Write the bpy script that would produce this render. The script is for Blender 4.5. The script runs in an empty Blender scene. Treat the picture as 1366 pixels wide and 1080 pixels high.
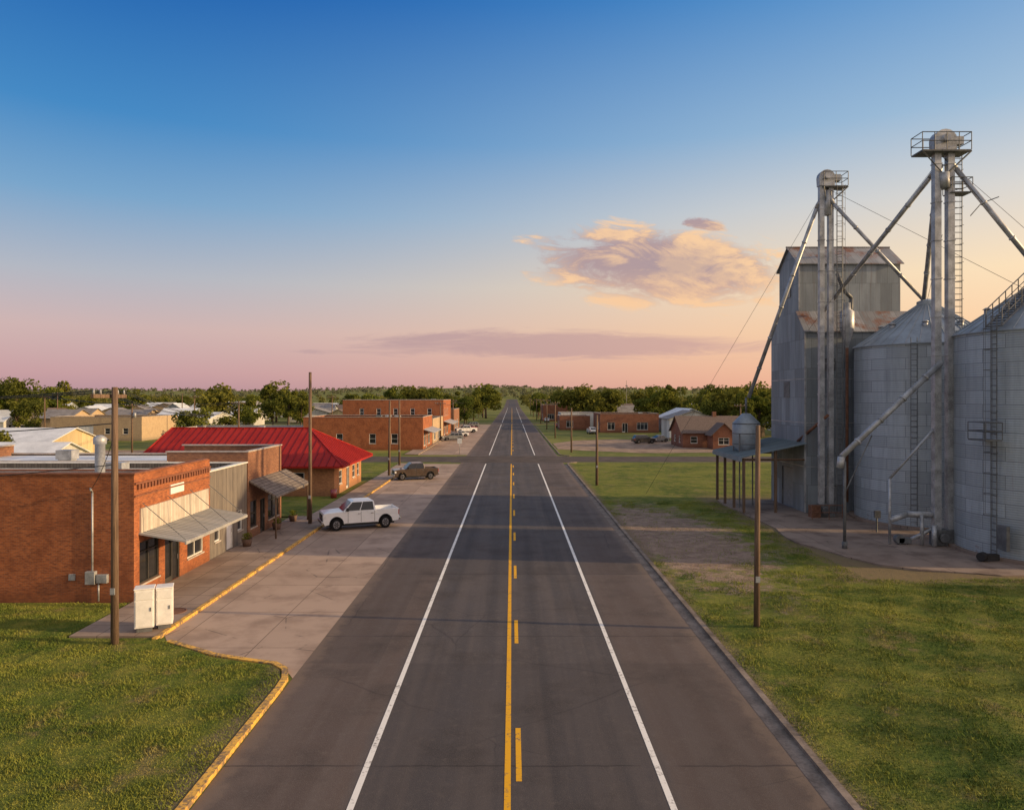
import bpy, math, random
import numpy as np
from mathutils import Vector, Matrix
random.seed(7); np.random.seed(7)
SC=bpy.context.scene
COL=SC.collection
R=math.radians
def lin(c):
    c=c/255.0
    return c/12.92 if c<=0.04045 else ((c+0.055)/1.055)**2.4
def S(r,g,b): return (lin(r),lin(g),lin(b),1.0)
def L(r,g,b): return (r,g,b,1.0)
# ------------------------------------------------------------ node helpers
class T:
    def __init__(s,nt): s.nt=nt
    def n(s,t,props=None,ins=None):
        nd=s.nt.nodes.new(t)
        for k,v in (props or {}).items(): setattr(nd,k,v)
        for k,v in (ins or {}).items():
            if isinstance(v,bpy.types.NodeSocket): s.nt.links.new(v,nd.inputs[k])
            else: nd.inputs[k].default_value=v
        return nd
    def m(s,op,a,b=None,c=None,clamp=False):
        i={0:a}
        if b is not None: i[1]=b
        if c is not None: i[2]=c
        return s.n('ShaderNodeMath',{'operation':op,'use_clamp':clamp},i).outputs[0]
    def mix(s,f,a,b,bt='MIX'):
        return s.n('ShaderNodeMix',{'data_type':'RGBA','blend_type':bt},{0:f,6:a,7:b}).outputs[2]
    def noise(s,vec,scale,detail=4,rough=0.55):
        return s.n('ShaderNodeTexNoise',{},{'Vector':vec,'Scale':scale,'Detail':detail,'Roughness':rough}).outputs[0]
    def ramp(s,f,stops,interp='LINEAR'):
        nd=s.n('ShaderNodeValToRGB',{},{0:f}); cr=nd.color_ramp; cr.interpolation=interp
        while len(cr.elements)<len(stops): cr.elements.new(0.5)
        for e,(p,c) in zip(cr.elements,stops):
            e.position=p; e.color=c if len(c)==4 else (*c,1)
        return nd.outputs[0]
    def mr(s,f,a,b,c=0.0,d=1.0):
        return s.n('ShaderNodeMapRange',{'interpolation_type':'SMOOTHSTEP'},{0:f,1:a,2:b,3:c,4:d}).outputs[0]
    def sep(s,v):
        o=s.n('ShaderNodeSeparateXYZ',{},{0:v}).outputs; return o[0],o[1],o[2]
    def comb(s,x,y,z=0.0): return s.n('ShaderNodeCombineXYZ',{},{0:x,1:y,2:z}).outputs[0]
def newmat(name):
    m=bpy.data.materials.new(name); m.use_nodes=True
    nt=m.node_tree; nt.nodes.clear(); t=T(nt)
    return m,t
def finish(t,color,rough=0.8,metal=0.0,bump=None,bs=0.3,bd=0.02,spec=0.5):
    i={'Base Color':color,'Roughness':rough,'Metallic':metal,'Specular IOR Level':spec}
    if bump is not None:
        b=t.n('ShaderNodeBump',{},{'Strength':bs,'Distance':bd,'Height':bump}); i['Normal']=b.outputs[0]
    p=t.n('ShaderNodeBsdfPrincipled',{},i)
    t.n('ShaderNodeOutputMaterial',{},{0:p.outputs[0]})
    return p
def objco(t): return t.n('ShaderNodeTexCoord').outputs['Object']
def plain(name,c,rough=0.7,metal=0.0,var=0.25,scale=3.0,spec=0.5,bs=0.15):
    m,t=newmat(name); co=objco(t)
    n=t.noise(co,scale,6); n2=t.noise(co,scale*9,3)
    f=t.m('ADD',t.m('MULTIPLY',n,0.7),t.m('MULTIPLY',n2,0.3))
    dark=tuple(x*(1-var) for x in c[:3])+(1,); lite=tuple(min(1,x*(1+var)) for x in c[:3])+(1,)
    col=t.mix(t.mr(f,0.3,0.7),dark,lite)
    finish(t,col,rough,metal,n2,bs,0.01,spec); return m
def wallvec(t,co):
    x,y,z=t.sep(co); return t.comb(t.m('ADD',x,y),z,0.0),x,y,z
def brick(name,c1,c2,mortar,stain=0.5):
    m,t=newmat(name); co=objco(t); v,x,y,z=wallvec(t,co)
    b=t.n('ShaderNodeTexBrick',{'offset':0.5},{'Vector':v,'Color1':c1,'Color2':c2,'Mortar':mortar,'Scale':1.0,'Mortar Size':0.008,'Mortar Smooth':0.3,'Bias':0.0,'Brick Width':0.22,'Row Height':0.078})
    n=t.noise(co,0.9,6,0.65); n2=t.noise(t.comb(t.m('ADD',x,y),t.m('MULTIPLY',z,0.2),0.0),2.2,4)
    n4=t.noise(t.comb(t.m('MULTIPLY',t.m('ADD',x,y),4.0),t.m('MULTIPLY',z,12.0),0.0),1.0,3)
    col=t.mix(t.mr(n4,0.4,0.7,0,0.5),b.outputs[0],L(c1[0]*1.4,c1[1]*1.55,c1[2]*1.4))
    col=t.mix(t.mr(n4,0.5,0.25,0,0.45),col,L(c1[0]*0.4,c1[1]*0.4,c1[2]*0.45))
    col=t.mix(t.mr(n,0.42,0.72,0,stain),col,L(c1[0]*0.38,c1[1]*0.38,c1[2]*0.5))
    col=t.mix(t.mr(n2,0.55,0.75,0,0.3),col,L(c2[0]*1.3,c2[1]*1.6,c2[2]*1.9))
    col=t.mix(t.mr(t.m('ADD',z,t.m('MULTIPLY',n,0.8)),0.5,1.3,0.5,0.0),col,L(c1[0]*0.35,c1[1]*0.45,c1[2]*0.6))
    finish(t,col,0.9,0,b.outputs[1],-0.35,0.01,0.25); return m
def sheet(name,c,ribs=0.25,axis='H',metal=0.35,rough=0.45,rust=0.25,sheetw=0.8,sheeth=2.6,rustc=L(0.16,0.06,0.03),bs=0.25):
    m,t=newmat(name); co=objco(t); x,y,z=t.sep(co); u=t.m('ADD',x,y)
    if axis=='X': u=x
    if axis=='Y': u=y
    v=t.comb(u,z,0.0)
    b=t.n('ShaderNodeTexBrick',{'offset':0.37},{'Vector':v,'Color1':L(0.72,0.72,0.72),'Color2':L(1.22,1.22,1.22),'Mortar':L(0.45,0.45,0.45),'Scale':1.0,'Mortar Size':0.018,'Mortar Smooth':0.5,'Brick Width':sheetw,'Row Height':sheeth})
    n=t.noise(t.comb(t.m('MULTIPLY',u,1.0),t.m('MULTIPLY',z,0.25),y),1.1,6,0.65)
    col=t.mix(1.0,L(*c[:3]),b.outputs[0],'MULTIPLY')
    col=t.mix(t.mr(n,0.35,0.7,0,0.5),col,L(c[0]*0.5,c[1]*0.52,c[2]*0.55))
    st=t.noise(t.comb(t.m('MULTIPLY',u,5.0),t.m('MULTIPLY',z,0.22),0.0),1.0,5,0.7)
    n3=t.noise(co,0.7,7,0.7)
    col=t.mix(t.m('MULTIPLY',t.mr(st,0.52,0.72),min(0.6,rust*3)),col,L(rustc[0]*1.1,rustc[1]*1.5,rustc[2]*2.0))
    col=t.mix(t.mr(n3,0.62-rust*0.25,0.8-rust*0.2,0,min(1,rust*2)),col,rustc)
    w=t.m('SINE',t.m('MULTIPLY',u,2*math.pi/ribs))
    finish(t,col,rough,metal,w,bs,0.02,0.35); return m
M={}
def build_mats():
    m,t=newmat('asphalt'); co=objco(t); x,y,z=t.sep(co)
    ax=t.m('ABSOLUTE',x)
    st=t.comb(t.m('MULTIPLY',x,1.0),t.m('MULTIPLY',y,0.03),0.0)
    n1=t.noise(st,1.3,5); n2=t.noise(co,0.35,6,0.6); n3=t.noise(co,45,2); n6=t.noise(co,2.6,6,0.7)
    wob=t.m('MULTIPLY',t.m('SUBTRACT',n2,0.5),0.5)
    inner=t.mr(t.m('ADD',ax,wob),3.75,4.15)
    col=t.mix(inner,L(0.066,0.059,0.060),L(0.105,0.077,0.065))
    tr=t.m('ABSOLUTE',t.m('SUBTRACT',t.m('ABSOLUTE',t.m('SUBTRACT',ax,1.85)),0.85))
    col=t.mix(t.mr(tr,0.0,0.5,0.45,0.0),col,L(0.034,0.032,0.035))
    oil=t.m('ABSOLUTE',t.m('SUBTRACT',ax,5.3))
    col=t.mix(t.mr(oil,0.0,1.6,0.3,0.0),col,L(0.056,0.043,0.040))
    col=t.mix(t.mr(n1,0.35,0.68,0,0.5),col,L(0.13,0.106,0.095))
    col=t.mix(t.mr(n2,0.48,0.72,0,0.6),col,L(0.040,0.034,0.034))
    col=t.mix(t.mr(n6,0.52,0.72,0,0.35),col,L(0.15,0.125,0.11))
    col=t.mix(t.mr(n3,0.45,0.75,0,0.45),col,L(0.19,0.165,0.15))
    # rectangular patched areas
    pb=t.n('ShaderNodeTexBrick',{'offset':0.3},{'Vector':co,'Color1':L(1,1,1),'Color2':L(0,0,0),'Mortar':L(0,0,0),'Scale':1.0,'Mortar Size':0.0,'Bias':-0.2,'Brick Width':3.7,'Row Height':13.0}).outputs[0]
    col=t.mix(t.m('MULTIPLY',t.mr(t.sep(pb)[0],0.78,0.8),0.22),col,L(0.035,0.03,0.03))
    edge=t.mr(t.m('ADD',ax,t.m('MULTIPLY',t.m('SUBTRACT',t.noise(co,1.2,5,0.7),0.5),1.4)),6.85,7.4,0,0.65)
    col=t.mix(edge,col,L(0.18,0.135,0.105))
    yy=t.m('ADD',y,t.m('MULTIPLY',t.noise(co,0.9,5),0.22))
    fr=t.m('ABSOLUTE',t.m('SUBTRACT',t.m('FRACT',t.m('DIVIDE',yy,10.2)),0.85))
    col=t.mix(t.m('MULTIPLY',t.mr(fr,0.0,0.006,0.65,0.0),t.mr(n2,0.35,0.5)),col,L(0.026,0.022,0.023))
    vo=t.n('ShaderNodeTexVoronoi',{'feature':'DISTANCE_TO_EDGE'},{'Vector':t.n('ShaderNodeMix',{'data_type':'VECTOR'},{0:0.25,4:co,5:t.n('ShaderNodeTexNoise',{},{'Vector':co,'Scale':0.8,'Detail':4}).outputs[1]}).outputs[1],'Scale':0.2}).outputs[0]
    cm=t.m('MULTIPLY',t.mr(vo,0.0,0.005,0.5,0.0),t.mr(t.noise(co,0.12,2),0.42,0.58))
    col=t.mix(cm,col,L(0.028,0.024,0.026))
    finish(t,col,t.mr(n2,0.2,0.8,0.75,0.92),0,n3,0.35,0.012,0.25); M['asphalt']=m
    M['asphalt_old']=plain('asphalt_old',L(0.085,0.068,0.06),0.95,var=0.35,scale=0.5,spec=0.2)
    def concrete(name,c,bw,bh,stain=0.5):
        m,t=newmat(name); co=objco(t)
        b=t.n('ShaderNodeTexBrick',{'offset':0.0},{'Vector':co,'Color1':L(*[k*0.86 for k in c[:3]]),'Color2':L(*[k*1.12 for k in c[:3]]),'Mortar':L(c[0]*0.38,c[1]*0.36,c[2]*0.34),'Scale':1.0,'Mortar Size':0.022,'Mortar Smooth':0.4,'Brick Width':bw,'Row Height':bh})
        n=t.noise(co,0.5,7,0.65); n2=t.noise(co,4,5,0.6); n3=t.noise(co,40,2)
        col=t.mix(t.mr(n,0.42,0.68,0,stain),b.outputs[0],L(c[0]*0.48,c[1]*0.44,c[2]*0.43))
        col=t.mix(t.mr(n2,0.55,0.75,0,0.35),col,L(c[0]*1.25,c[1]*1.2,c[2]*1.15))
        vo=t.n('ShaderNodeTexVoronoi',{'feature':'DISTANCE_TO_EDGE'},{'Vector':co,'Scale':0.27}).outputs[0]
        cm=t.m('MULTIPLY',t.mr(vo,0.0,0.012,0.6,0.0),t.mr(n,0.48,0.58))
        col=t.mix(cm,col,L(0.06,0.05,0.045))
        finish(t,col,0.9,0,n3,0.25,0.01,0.25); M[name]=m
    concrete('concrete_parking',L(0.37,0.275,0.215),3.3,4.6,0.55)
    concrete('concrete_walk',L(0.33,0.25,0.20),1.5,1.5,0.55)
    concrete('concrete_pad',L(0.27,0.205,0.165),4.0,4.0,0.85)
    M['kerb']=plain('kerb_concrete',L(0.21,0.17,0.14),0.95,var=0.45,scale=1.2,spec=0.15)
    def worn(name,c,th=0.62):
        m,t=newmat(name); co=objco(t); n=t.noise(co,7,6,0.7); n2=t.noise(co,1.2,3)
        f=t.m('ADD',t.m('MULTIPLY',n,0.65),t.m('MULTIPLY',n2,0.35))
        col=t.mix(t.mr(f,th-0.06,th+0.08,0,0.85),c,L(0.12,0.1,0.09))
        finish(t,col,0.8,spec=0.25); M[name]=m
    worn('line_white',L(0.76,0.74,0.70),0.58); worn('line_yellow',L(0.74,0.38,0.015),0.58); worn('kerb_yellow',L(0.74,0.42,0.08),0.5)
    def grass(name,blade=False):
        m,t=newmat(name); co=t.n('ShaderNodeNewGeometry').outputs['Position']
        x,y,z=t.sep(co)
        st=t.comb(t.m('MULTIPLY',x,0.35),y,0.0)
        n=t.noise(co,0.2,5,0.6); n2=t.noise(co,1.3,6,0.7); n3=t.noise(co,14,4,0.7); n5=t.noise(st,0.55,5,0.65); n7=t.noise(co,0.45,7,0.75)
        if blade:
            col=t.mix(t.mr(n,0.35,0.65),L(0.10,0.155,0.028),L(0.25,0.27,0.05))
            col=t.mix(t.mr(n2,0.42,0.66,0,0.7),col,L(0.34,0.32,0.07))
            col=t.mix(t.mr(n5,0.48,0.66,0,0.5),col,L(0.075,0.12,0.025))
            col=t.mix(t.mr(n7,0.54,0.66,0,0.6),col,L(0.33,0.25,0.11))
            col=t.mix(t.mr(t.noise(co,30,1),0.6,0.75,0,0.3),col,L(0.34,0.3,0.1))
        else:
            col=t.mix(t.mr(n,0.35,0.65),L(0.08,0.12,0.022),L(0.19,0.205,0.04))
            col=t.mix(t.mr(n2,0.42,0.66,0,0.7),col,L(0.26,0.24,0.055))
            col=t.mix(t.mr(n5,0.48,0.66,0,0.5),col,L(0.055,0.085,0.018))
            col=t.mix(t.mr(n7,0.54,0.66,0,0.65),col,L(0.26,0.19,0.10))
            col=t.mix(t.mr(n3,0.4,0.7,0,0.45),col,L(0.045,0.065,0.015))
            gx=t.m('DIVIDE',t.m('SUBTRACT',x,t.m('ADD',11.0,t.m('MULTIPLY',t.m('SUBTRACT',y,50.0),-0.04))),4.5)
            gy=t.m('DIVIDE',t.m('SUBTRACT',y,49.5),13.5)
            d=t.m('SQRT',t.m('ADD',t.m('MULTIPLY',gx,gx),t.m('MULTIPLY',gy,gy)))
            d=t.m('ADD',d,t.m('MULTIPLY',t.m('SUBTRACT',t.noise(co,0.55,9,0.78),0.5),3.0))
            gcol=t.mix(t.mr(n2,0.3,0.7),L(0.22,0.155,0.12),L(0.36,0.27,0.21))
            gcol=t.mix(t.mr(n3,0.42,0.75,0,0.5),gcol,L(0.14,0.095,0.07))
            gcol=t.mix(t.mr(n7,0.5,0.7,0,0.5),gcol,L(0.15,0.10,0.075))
            col=t.mix(t.mr(d,0.7,1.25,1.0,0.0),col,gcol)
            px=t.m('MAXIMUM',t.m('SUBTRACT',18.6,x),0.0); py=t.m('MAXIMUM',t.m('SUBTRACT',38.0,y),0.0)
            dd=t.m('ADD',t.m('SQRT',t.m('ADD',t.m('MULTIPLY',px,px),t.m('MULTIPLY',py,py))),t.m('MULTIPLY',t.m('SUBTRACT',t.noise(co,0.6,6,0.7),0.5),6.0))
            col=t.mix(t.m('MULTIPLY',t.mr(dd,0.2,1.8,0.8,0.0),t.mr(y,66,72,1,0)),col,L(0.21,0.15,0.10))
            ke=t.m('ADD',t.m('ABSOLUTE',x),t.m('MULTIPLY',t.m('SUBTRACT',t.noise(co,0.9,6,0.7),0.5),1.8))
            col=t.mix(t.mr(ke,8.0,8.8,0.8,0.0),col,L(0.18,0.135,0.09))
        finish(t,col,0.95,0,t.m('ADD',n3,t.m('MULTIPLY',n2,2.0)),0.8,0.08,0.1); M[name]=m
    grass('lawn_grass'); grass('grass_blades',True)
    m,t=newmat('open_ground'); co=t.n('ShaderNodeNewGeometry').outputs['Position']
    n=t.noise(co,0.03,6,0.65); n2=t.noise(co,0.4,6,0.7)
    col=t.mix(t.mr(n,0.4,0.6),L(0.10,0.13,0.03),L(0.20,0.20,0.05))
    col=t.mix(t.mr(n2,0.45,0.7,0,0.6),col,L(0.25,0.2,0.09))
    finish(t,col,0.95,0,n2,0.5,0.1,0.1); M['ground']=m
    M['dirt']=plain('dirt',L(0.29,0.21,0.155),0.95,var=0.4,scale=0.5,spec=0.1)
    M['brick_red']=brick('brick_red',L(0.38,0.115,0.042),L(0.22,0.065,0.03),L(0.27,0.17,0.11),0.6)
    M['brick_brown']=brick('brick_brown',L(0.27,0.12,0.065),L(0.18,0.075,0.045),L(0.26,0.18,0.14),0.45)
    M['brick_orange']=brick('brick_orange',L(0.46,0.20,0.085),L(0.33,0.13,0.06),L(0.36,0.26,0.18),0.3)
    M['brick_far']=brick('brick_far',L(0.27,0.10,0.055),L(0.19,0.07,0.04),L(0.26,0.19,0.15),0.5)
    M['brick_tan']=brick('brick_tan',L(0.46,0.33,0.2),L(0.38,0.26,0.16),L(0.42,0.33,0.25),0.3)
    m,t=newmat('grey_boards'); co=objco(t); v,x,y,z=wallvec(t,co)
    b=t.n('ShaderNodeTexBrick',{'offset':0.0},{'Vector':v,'Color1':L(0.2,0.175,0.155),'Color2':L(0.12,0.105,0.095),'Mortar':L(0.03,0.027,0.025),'Scale':1.0,'Mortar Size':0.012,'Brick Width':0.2,'Row Height':9.0})
    n=t.noise(t.comb(t.m('MULTIPLY',t.m('ADD',x,y),9.0),z,0.0),0.8,5,0.7)
    col=t.mix(t.mr(n,0.4,0.7,0,0.5),b.outputs[0],L(0.28,0.23,0.18)); finish(t,col,0.9,0,b.outputs[1],-0.5,0.02); M['boards']=m
    m,t=newmat('white_boards'); co=objco(t); v,x,y,z=wallvec(t,co)
    b=t.n('ShaderNodeTexBrick',{'offset':0.0},{'Vector':v,'Color1':L(0.6,0.54,0.46),'Color2':L(0.44,0.39,0.33),'Mortar':L(0.12,0.1,0.09),'Scale':1.0,'Mortar Size':0.012,'Brick Width':0.16,'Row Height':9.0})
    n=t.noise(co,1.5,6,0.7); col=t.mix(t.mr(n,0.45,0.7,0,0.5),b.outputs[0],L(0.3,0.24,0.19)); finish(t,col,0.8,0,b.outputs[1],-0.4,0.02); M['wboards']=m
    M['membrane']=plain('roof_membrane',L(0.50,0.53,0.58),0.8,var=0.3,scale=0.6)
    M['white_roof']=plain('white_roof',L(0.66,0.68,0.70),0.6,var=0.18,scale=0.5)
    M['grey_roof']=plain('grey_roof',L(0.22,0.205,0.2),0.9,var=0.3,scale=0.8)
    M['brown_roof']=plain('brown_shingles',L(0.13,0.095,0.08),0.95,var=0.3,scale=4)
    M['coping']=plain('coping',L(0.42,0.37,0.33),0.7,var=0.25)
    M['coping_brick']=plain('coping_brick',L(0.2,0.075,0.04),0.9,var=0.35)
    M['white_paint']=plain('white_paint',L(0.74,0.73,0.71),0.5,var=0.1)
    M['white_metal']=sheet('white_metal_siding',L(0.66,0.65,0.62),0.3,'H',0.0,0.6,0.03,3,9)
    M['cream_metal']=sheet('cream_metal_siding',L(0.62,0.49,0.28),0.3,'H',0.0,0.6,0.03,3,9)
    M['blue_metal']=sheet('pale_blue_metal',L(0.38,0.42,0.46),0.3,'H',0.0,0.6,0.05,3,9)
    M['galv']=plain('galvanised',L(0.36,0.37,0.385),0.45,0.35,var=0.4,scale=1.5)
    M['galv_dark']=plain('galvanised_dark',L(0.13,0.135,0.14),0.6,0.3,var=0.4,scale=2)
    M['rusty']=plain('rusty_iron',L(0.18,0.085,0.05),0.8,0.2,var=0.4,scale=3)
    M['sheet_wall']=sheet('weathered_sheet_wall',L(0.25,0.285,0.315),0.15,'H',0.1,0.62,0.10,0.9,2.4,bs=0.06)
    M['sheet_roof']=sheet('weathered_sheet_roof',L(0.27,0.28,0.30),0.2,'X',0.15,0.6,0.55,0.6,9,L(0.19,0.085,0.05),bs=0.08)
    M['awning']=sheet('awning_metal',L(0.48,0.47,0.45),0.16,'Y',0.1,0.5,0.15,9,9)
    M['canopy_blue']=sheet('canopy_metal',L(0.23,0.30,0.35),0.2,'Y',0.15,0.5,0.12,9,9)
    m,t=newmat('red_metal_roof'); co=objco(t)
    n=t.noise(co,0.5,6,0.65); col=t.mix(t.mr(n,0.3,0.7),L(0.27,0.012,0.008),L(0.38,0.024,0.016)); finish(t,col,0.6,0.0,n,0.1,0.01,0.18); M['red_roof']=m
    M['red_seam']=plain('red_seam',L(0.17,0.008,0.008),0.6,var=0.2,spec=0.2)
    m,t=newmat('corrugated_bin_wall'); co=objco(t); x,y,z=t.sep(co)
    an=t.m('MULTIPLY',t.m('ARCTAN2',y,x),5.1); v=t.comb(an,z,0.0)
    b=t.n('ShaderNodeTexBrick',{'offset':0.5},{'Vector':v,'Color1':L(0.82,0.82,0.82),'Color2':L(1.14,1.14,1.14),'Mortar':L(0.5,0.5,0.5),'Scale':1.0,'Mortar Size':0.024,'Mortar Smooth':0.3,'Brick Width':2.67,'Row Height':0.82})
    n=t.noise(t.comb(t.m('MULTIPLY',an,1.6),t.m('MULTIPLY',z,0.15),0.0),1.0,6,0.7)
    col=t.mix(1.0,L(0.40,0.455,0.50),b.outputs[0],'MULTIPLY')
    col=t.mix(t.mr(n,0.4,0.7,0,0.55),col,L(0.23,0.265,0.295))
    n3=t.noise(co,0.9,7,0.7); sr=t.noise(t.comb(t.m('MULTIPLY',an,3.5),t.m('MULTIPLY',z,0.12),2.0),1.0,5,0.7)
    col=t.mix(t.m('MULTIPLY',t.mr(n3,0.58,0.73,0,0.75),t.mr(z,0.2,2.5,1,0.15)),col,L(0.19,0.105,0.065))
    col=t.mix(t.mr(sr,0.6,0.76,0,0.35),col,L(0.24,0.18,0.14))
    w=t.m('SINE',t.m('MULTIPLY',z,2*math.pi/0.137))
    col=t.mix(t.mr(w,-1,1,0.28,0.0),col,L(0.12,0.14,0.155))  # groove shade painted into the colour to bring out the corrugation
    finish(t,col,0.5,0.2,w,0.25,0.02); M['bin']=m
    m,t=newmat('bin_roof_metal'); co=objco(t); n=t.noise(co,0.8,6,0.7)
    col=t.mix(t.mr(n,0.35,0.7),L(0.30,0.35,0.40),L(0.2,0.23,0.26)); col=t.mix(t.mr(t.noise(co,1.3,7,0.75),0.62,0.72,0,0.5),col,L(0.2,0.1,0.06))
    finish(t,col,0.5,0.25,n,0.1,0.02); M['bin_roof']=m
    m,t=newmat('window_glass'); co=objco(t); n=t.noise(co,0.8,2)
    finish(t,t.mix(n,L(0.008,0.01,0.012),L(0.035,0.035,0.04)),0.08,0.0,None,spec=0.6); M['glass']=m
    M['trim_white']=plain('trim_white',L(0.66,0.65,0.62),0.6,var=0.12)
    M['trim_dark']=plain('trim_dark',L(0.05,0.045,0.04),0.6,var=0.2)
    M['door_brown']=plain('door_brown',L(0.1,0.055,0.035),0.6,var=0.2)
    M['door_grey']=plain('door_grey',L(0.22,0.23,0.24),0.6,var=0.15)
    m,t=newmat('wood_pole'); co=objco(t); x,y,z=t.sep(co)
    n=t.noise(t.comb(t.m('MULTIPLY',x,25.0),t.m('MULTIPLY',y,25.0),z),1.0,5,0.7)
    finish(t,t.mix(t.mr(n,0.35,0.65),L(0.085,0.052,0.034),L(0.2,0.13,0.085)),0.9,0,n,0.5,0.02); M['wood']=m
    m,t=newmat('wood_shingles'); co=objco(t); x,y,z=t.sep(co)
    b=t.n('ShaderNodeTexBrick',{},{'Vector':t.comb(y,x,0.0),'Color1':L(0.15,0.12,0.10),'Color2':L(0.25,0.21,0.18),'Mortar':L(0.04,0.03,0.025),'Scale':1.0,'Mortar Size':0.02,'Brick Width':0.25,'Row Height':0.25})
    finish(t,b.outputs[0],0.9,0,b.outputs[1],-0.5,0.03); M['shingle']=m
    for nm,a,b_ in (('leaves_green',L(0.05,0.08,0.016),L(0.18,0.195,0.04)),('leaves_dark',L(0.033,0.055,0.013),L(0.12,0.145,0.034)),('leaves_far',L(0.055,0.08,0.03),L(0.125,0.135,0.055)),('leaves_haze',L(0.095,0.11,0.09),L(0.145,0.15,0.12))):  # leaves_haze has distance haze painted into its paler leaf colour
        m,t=newmat(nm); co=t.n('ShaderNodeNewGeometry').outputs['Position']; oi=t.n('ShaderNodeObjectInfo').outputs['Random']
        n=t.noise(co,0.45,4,0.6); n2=t.noise(co,2.5,3)
        col=t.mix(t.mr(t.m('ADD',t.m('MULTIPLY',n,0.65),t.m('MULTIPLY',n2,0.35)),0.35,0.65),a,b_)
        col=t.mix(t.m('MULTIPLY',oi,0.45),col,L(0.19,0.155,0.035))
        d=t.n('ShaderNodeBsdfDiffuse',{},{0:col}); tr=t.n('ShaderNodeBsdfTranslucent',{},{0:t.mix(0.5,col,L(0.22,0.24,0.04))})
        mx=t.n('ShaderNodeMixShader',{},{0:0.3,1:d.outputs[0],2:tr.outputs[0]}); t.n('ShaderNodeOutputMaterial',{},{0:mx.outputs[0]}); M[nm]=m
    M['bark']=plain('bark',L(0.09,0.06,0.042),0.95,var=0.4,scale=4)
    M['tyre']=plain('tyre_rubber',L(0.012,0.012,0.013),0.9,var=0.2,scale=8,spec=0.2)
    M['rim']=plain('rim_metal',L(0.3,0.3,0.32),0.3,0.8,var=0.1)
    M['chrome']=plain('chrome',L(0.6,0.6,0.62),0.18,0.95,var=0.05)
    M['black']=plain('black_plastic',L(0.015,0.015,0.016),0.6,var=0.2)
    M['lamp']=plain('lamp_lens',L(0.75,0.76,0.78),0.1,0.1,var=0.05)
    M['tail']=plain('tail_lens',L(0.35,0.02,0.015),0.2,var=0.1)
    for k,c in (('paint_white',L(0.78,0.79,0.81)),('paint_brown',L(0.065,0.042,0.028)),('paint_black',L(0.02,0.021,0.024)),('paint_grey',L(0.2,0.21,0.22)),('paint_red',L(0.25,0.02,0.02))):
        m,t=newmat(k); co=objco(t); n=t.noise(co,2,4)
        p=finish(t,t.mix(t.mr(n,0.3,0.7,0,0.1),c,L(0.3,0.25,0.2)),0.28,0.0); p.inputs['Coat Weight'].default_value=0.6; M[k]=m
    M['cable']=plain('cable',L(0.03,0.03,0.03),0.6,var=0.1)
    M['ins']=plain('insulator',L(0.3,0.3,0.32),0.3,var=0.1)
    M['pot']=plain('clay',L(0.12,0.07,0.05),0.8)
build_mats()
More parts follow.
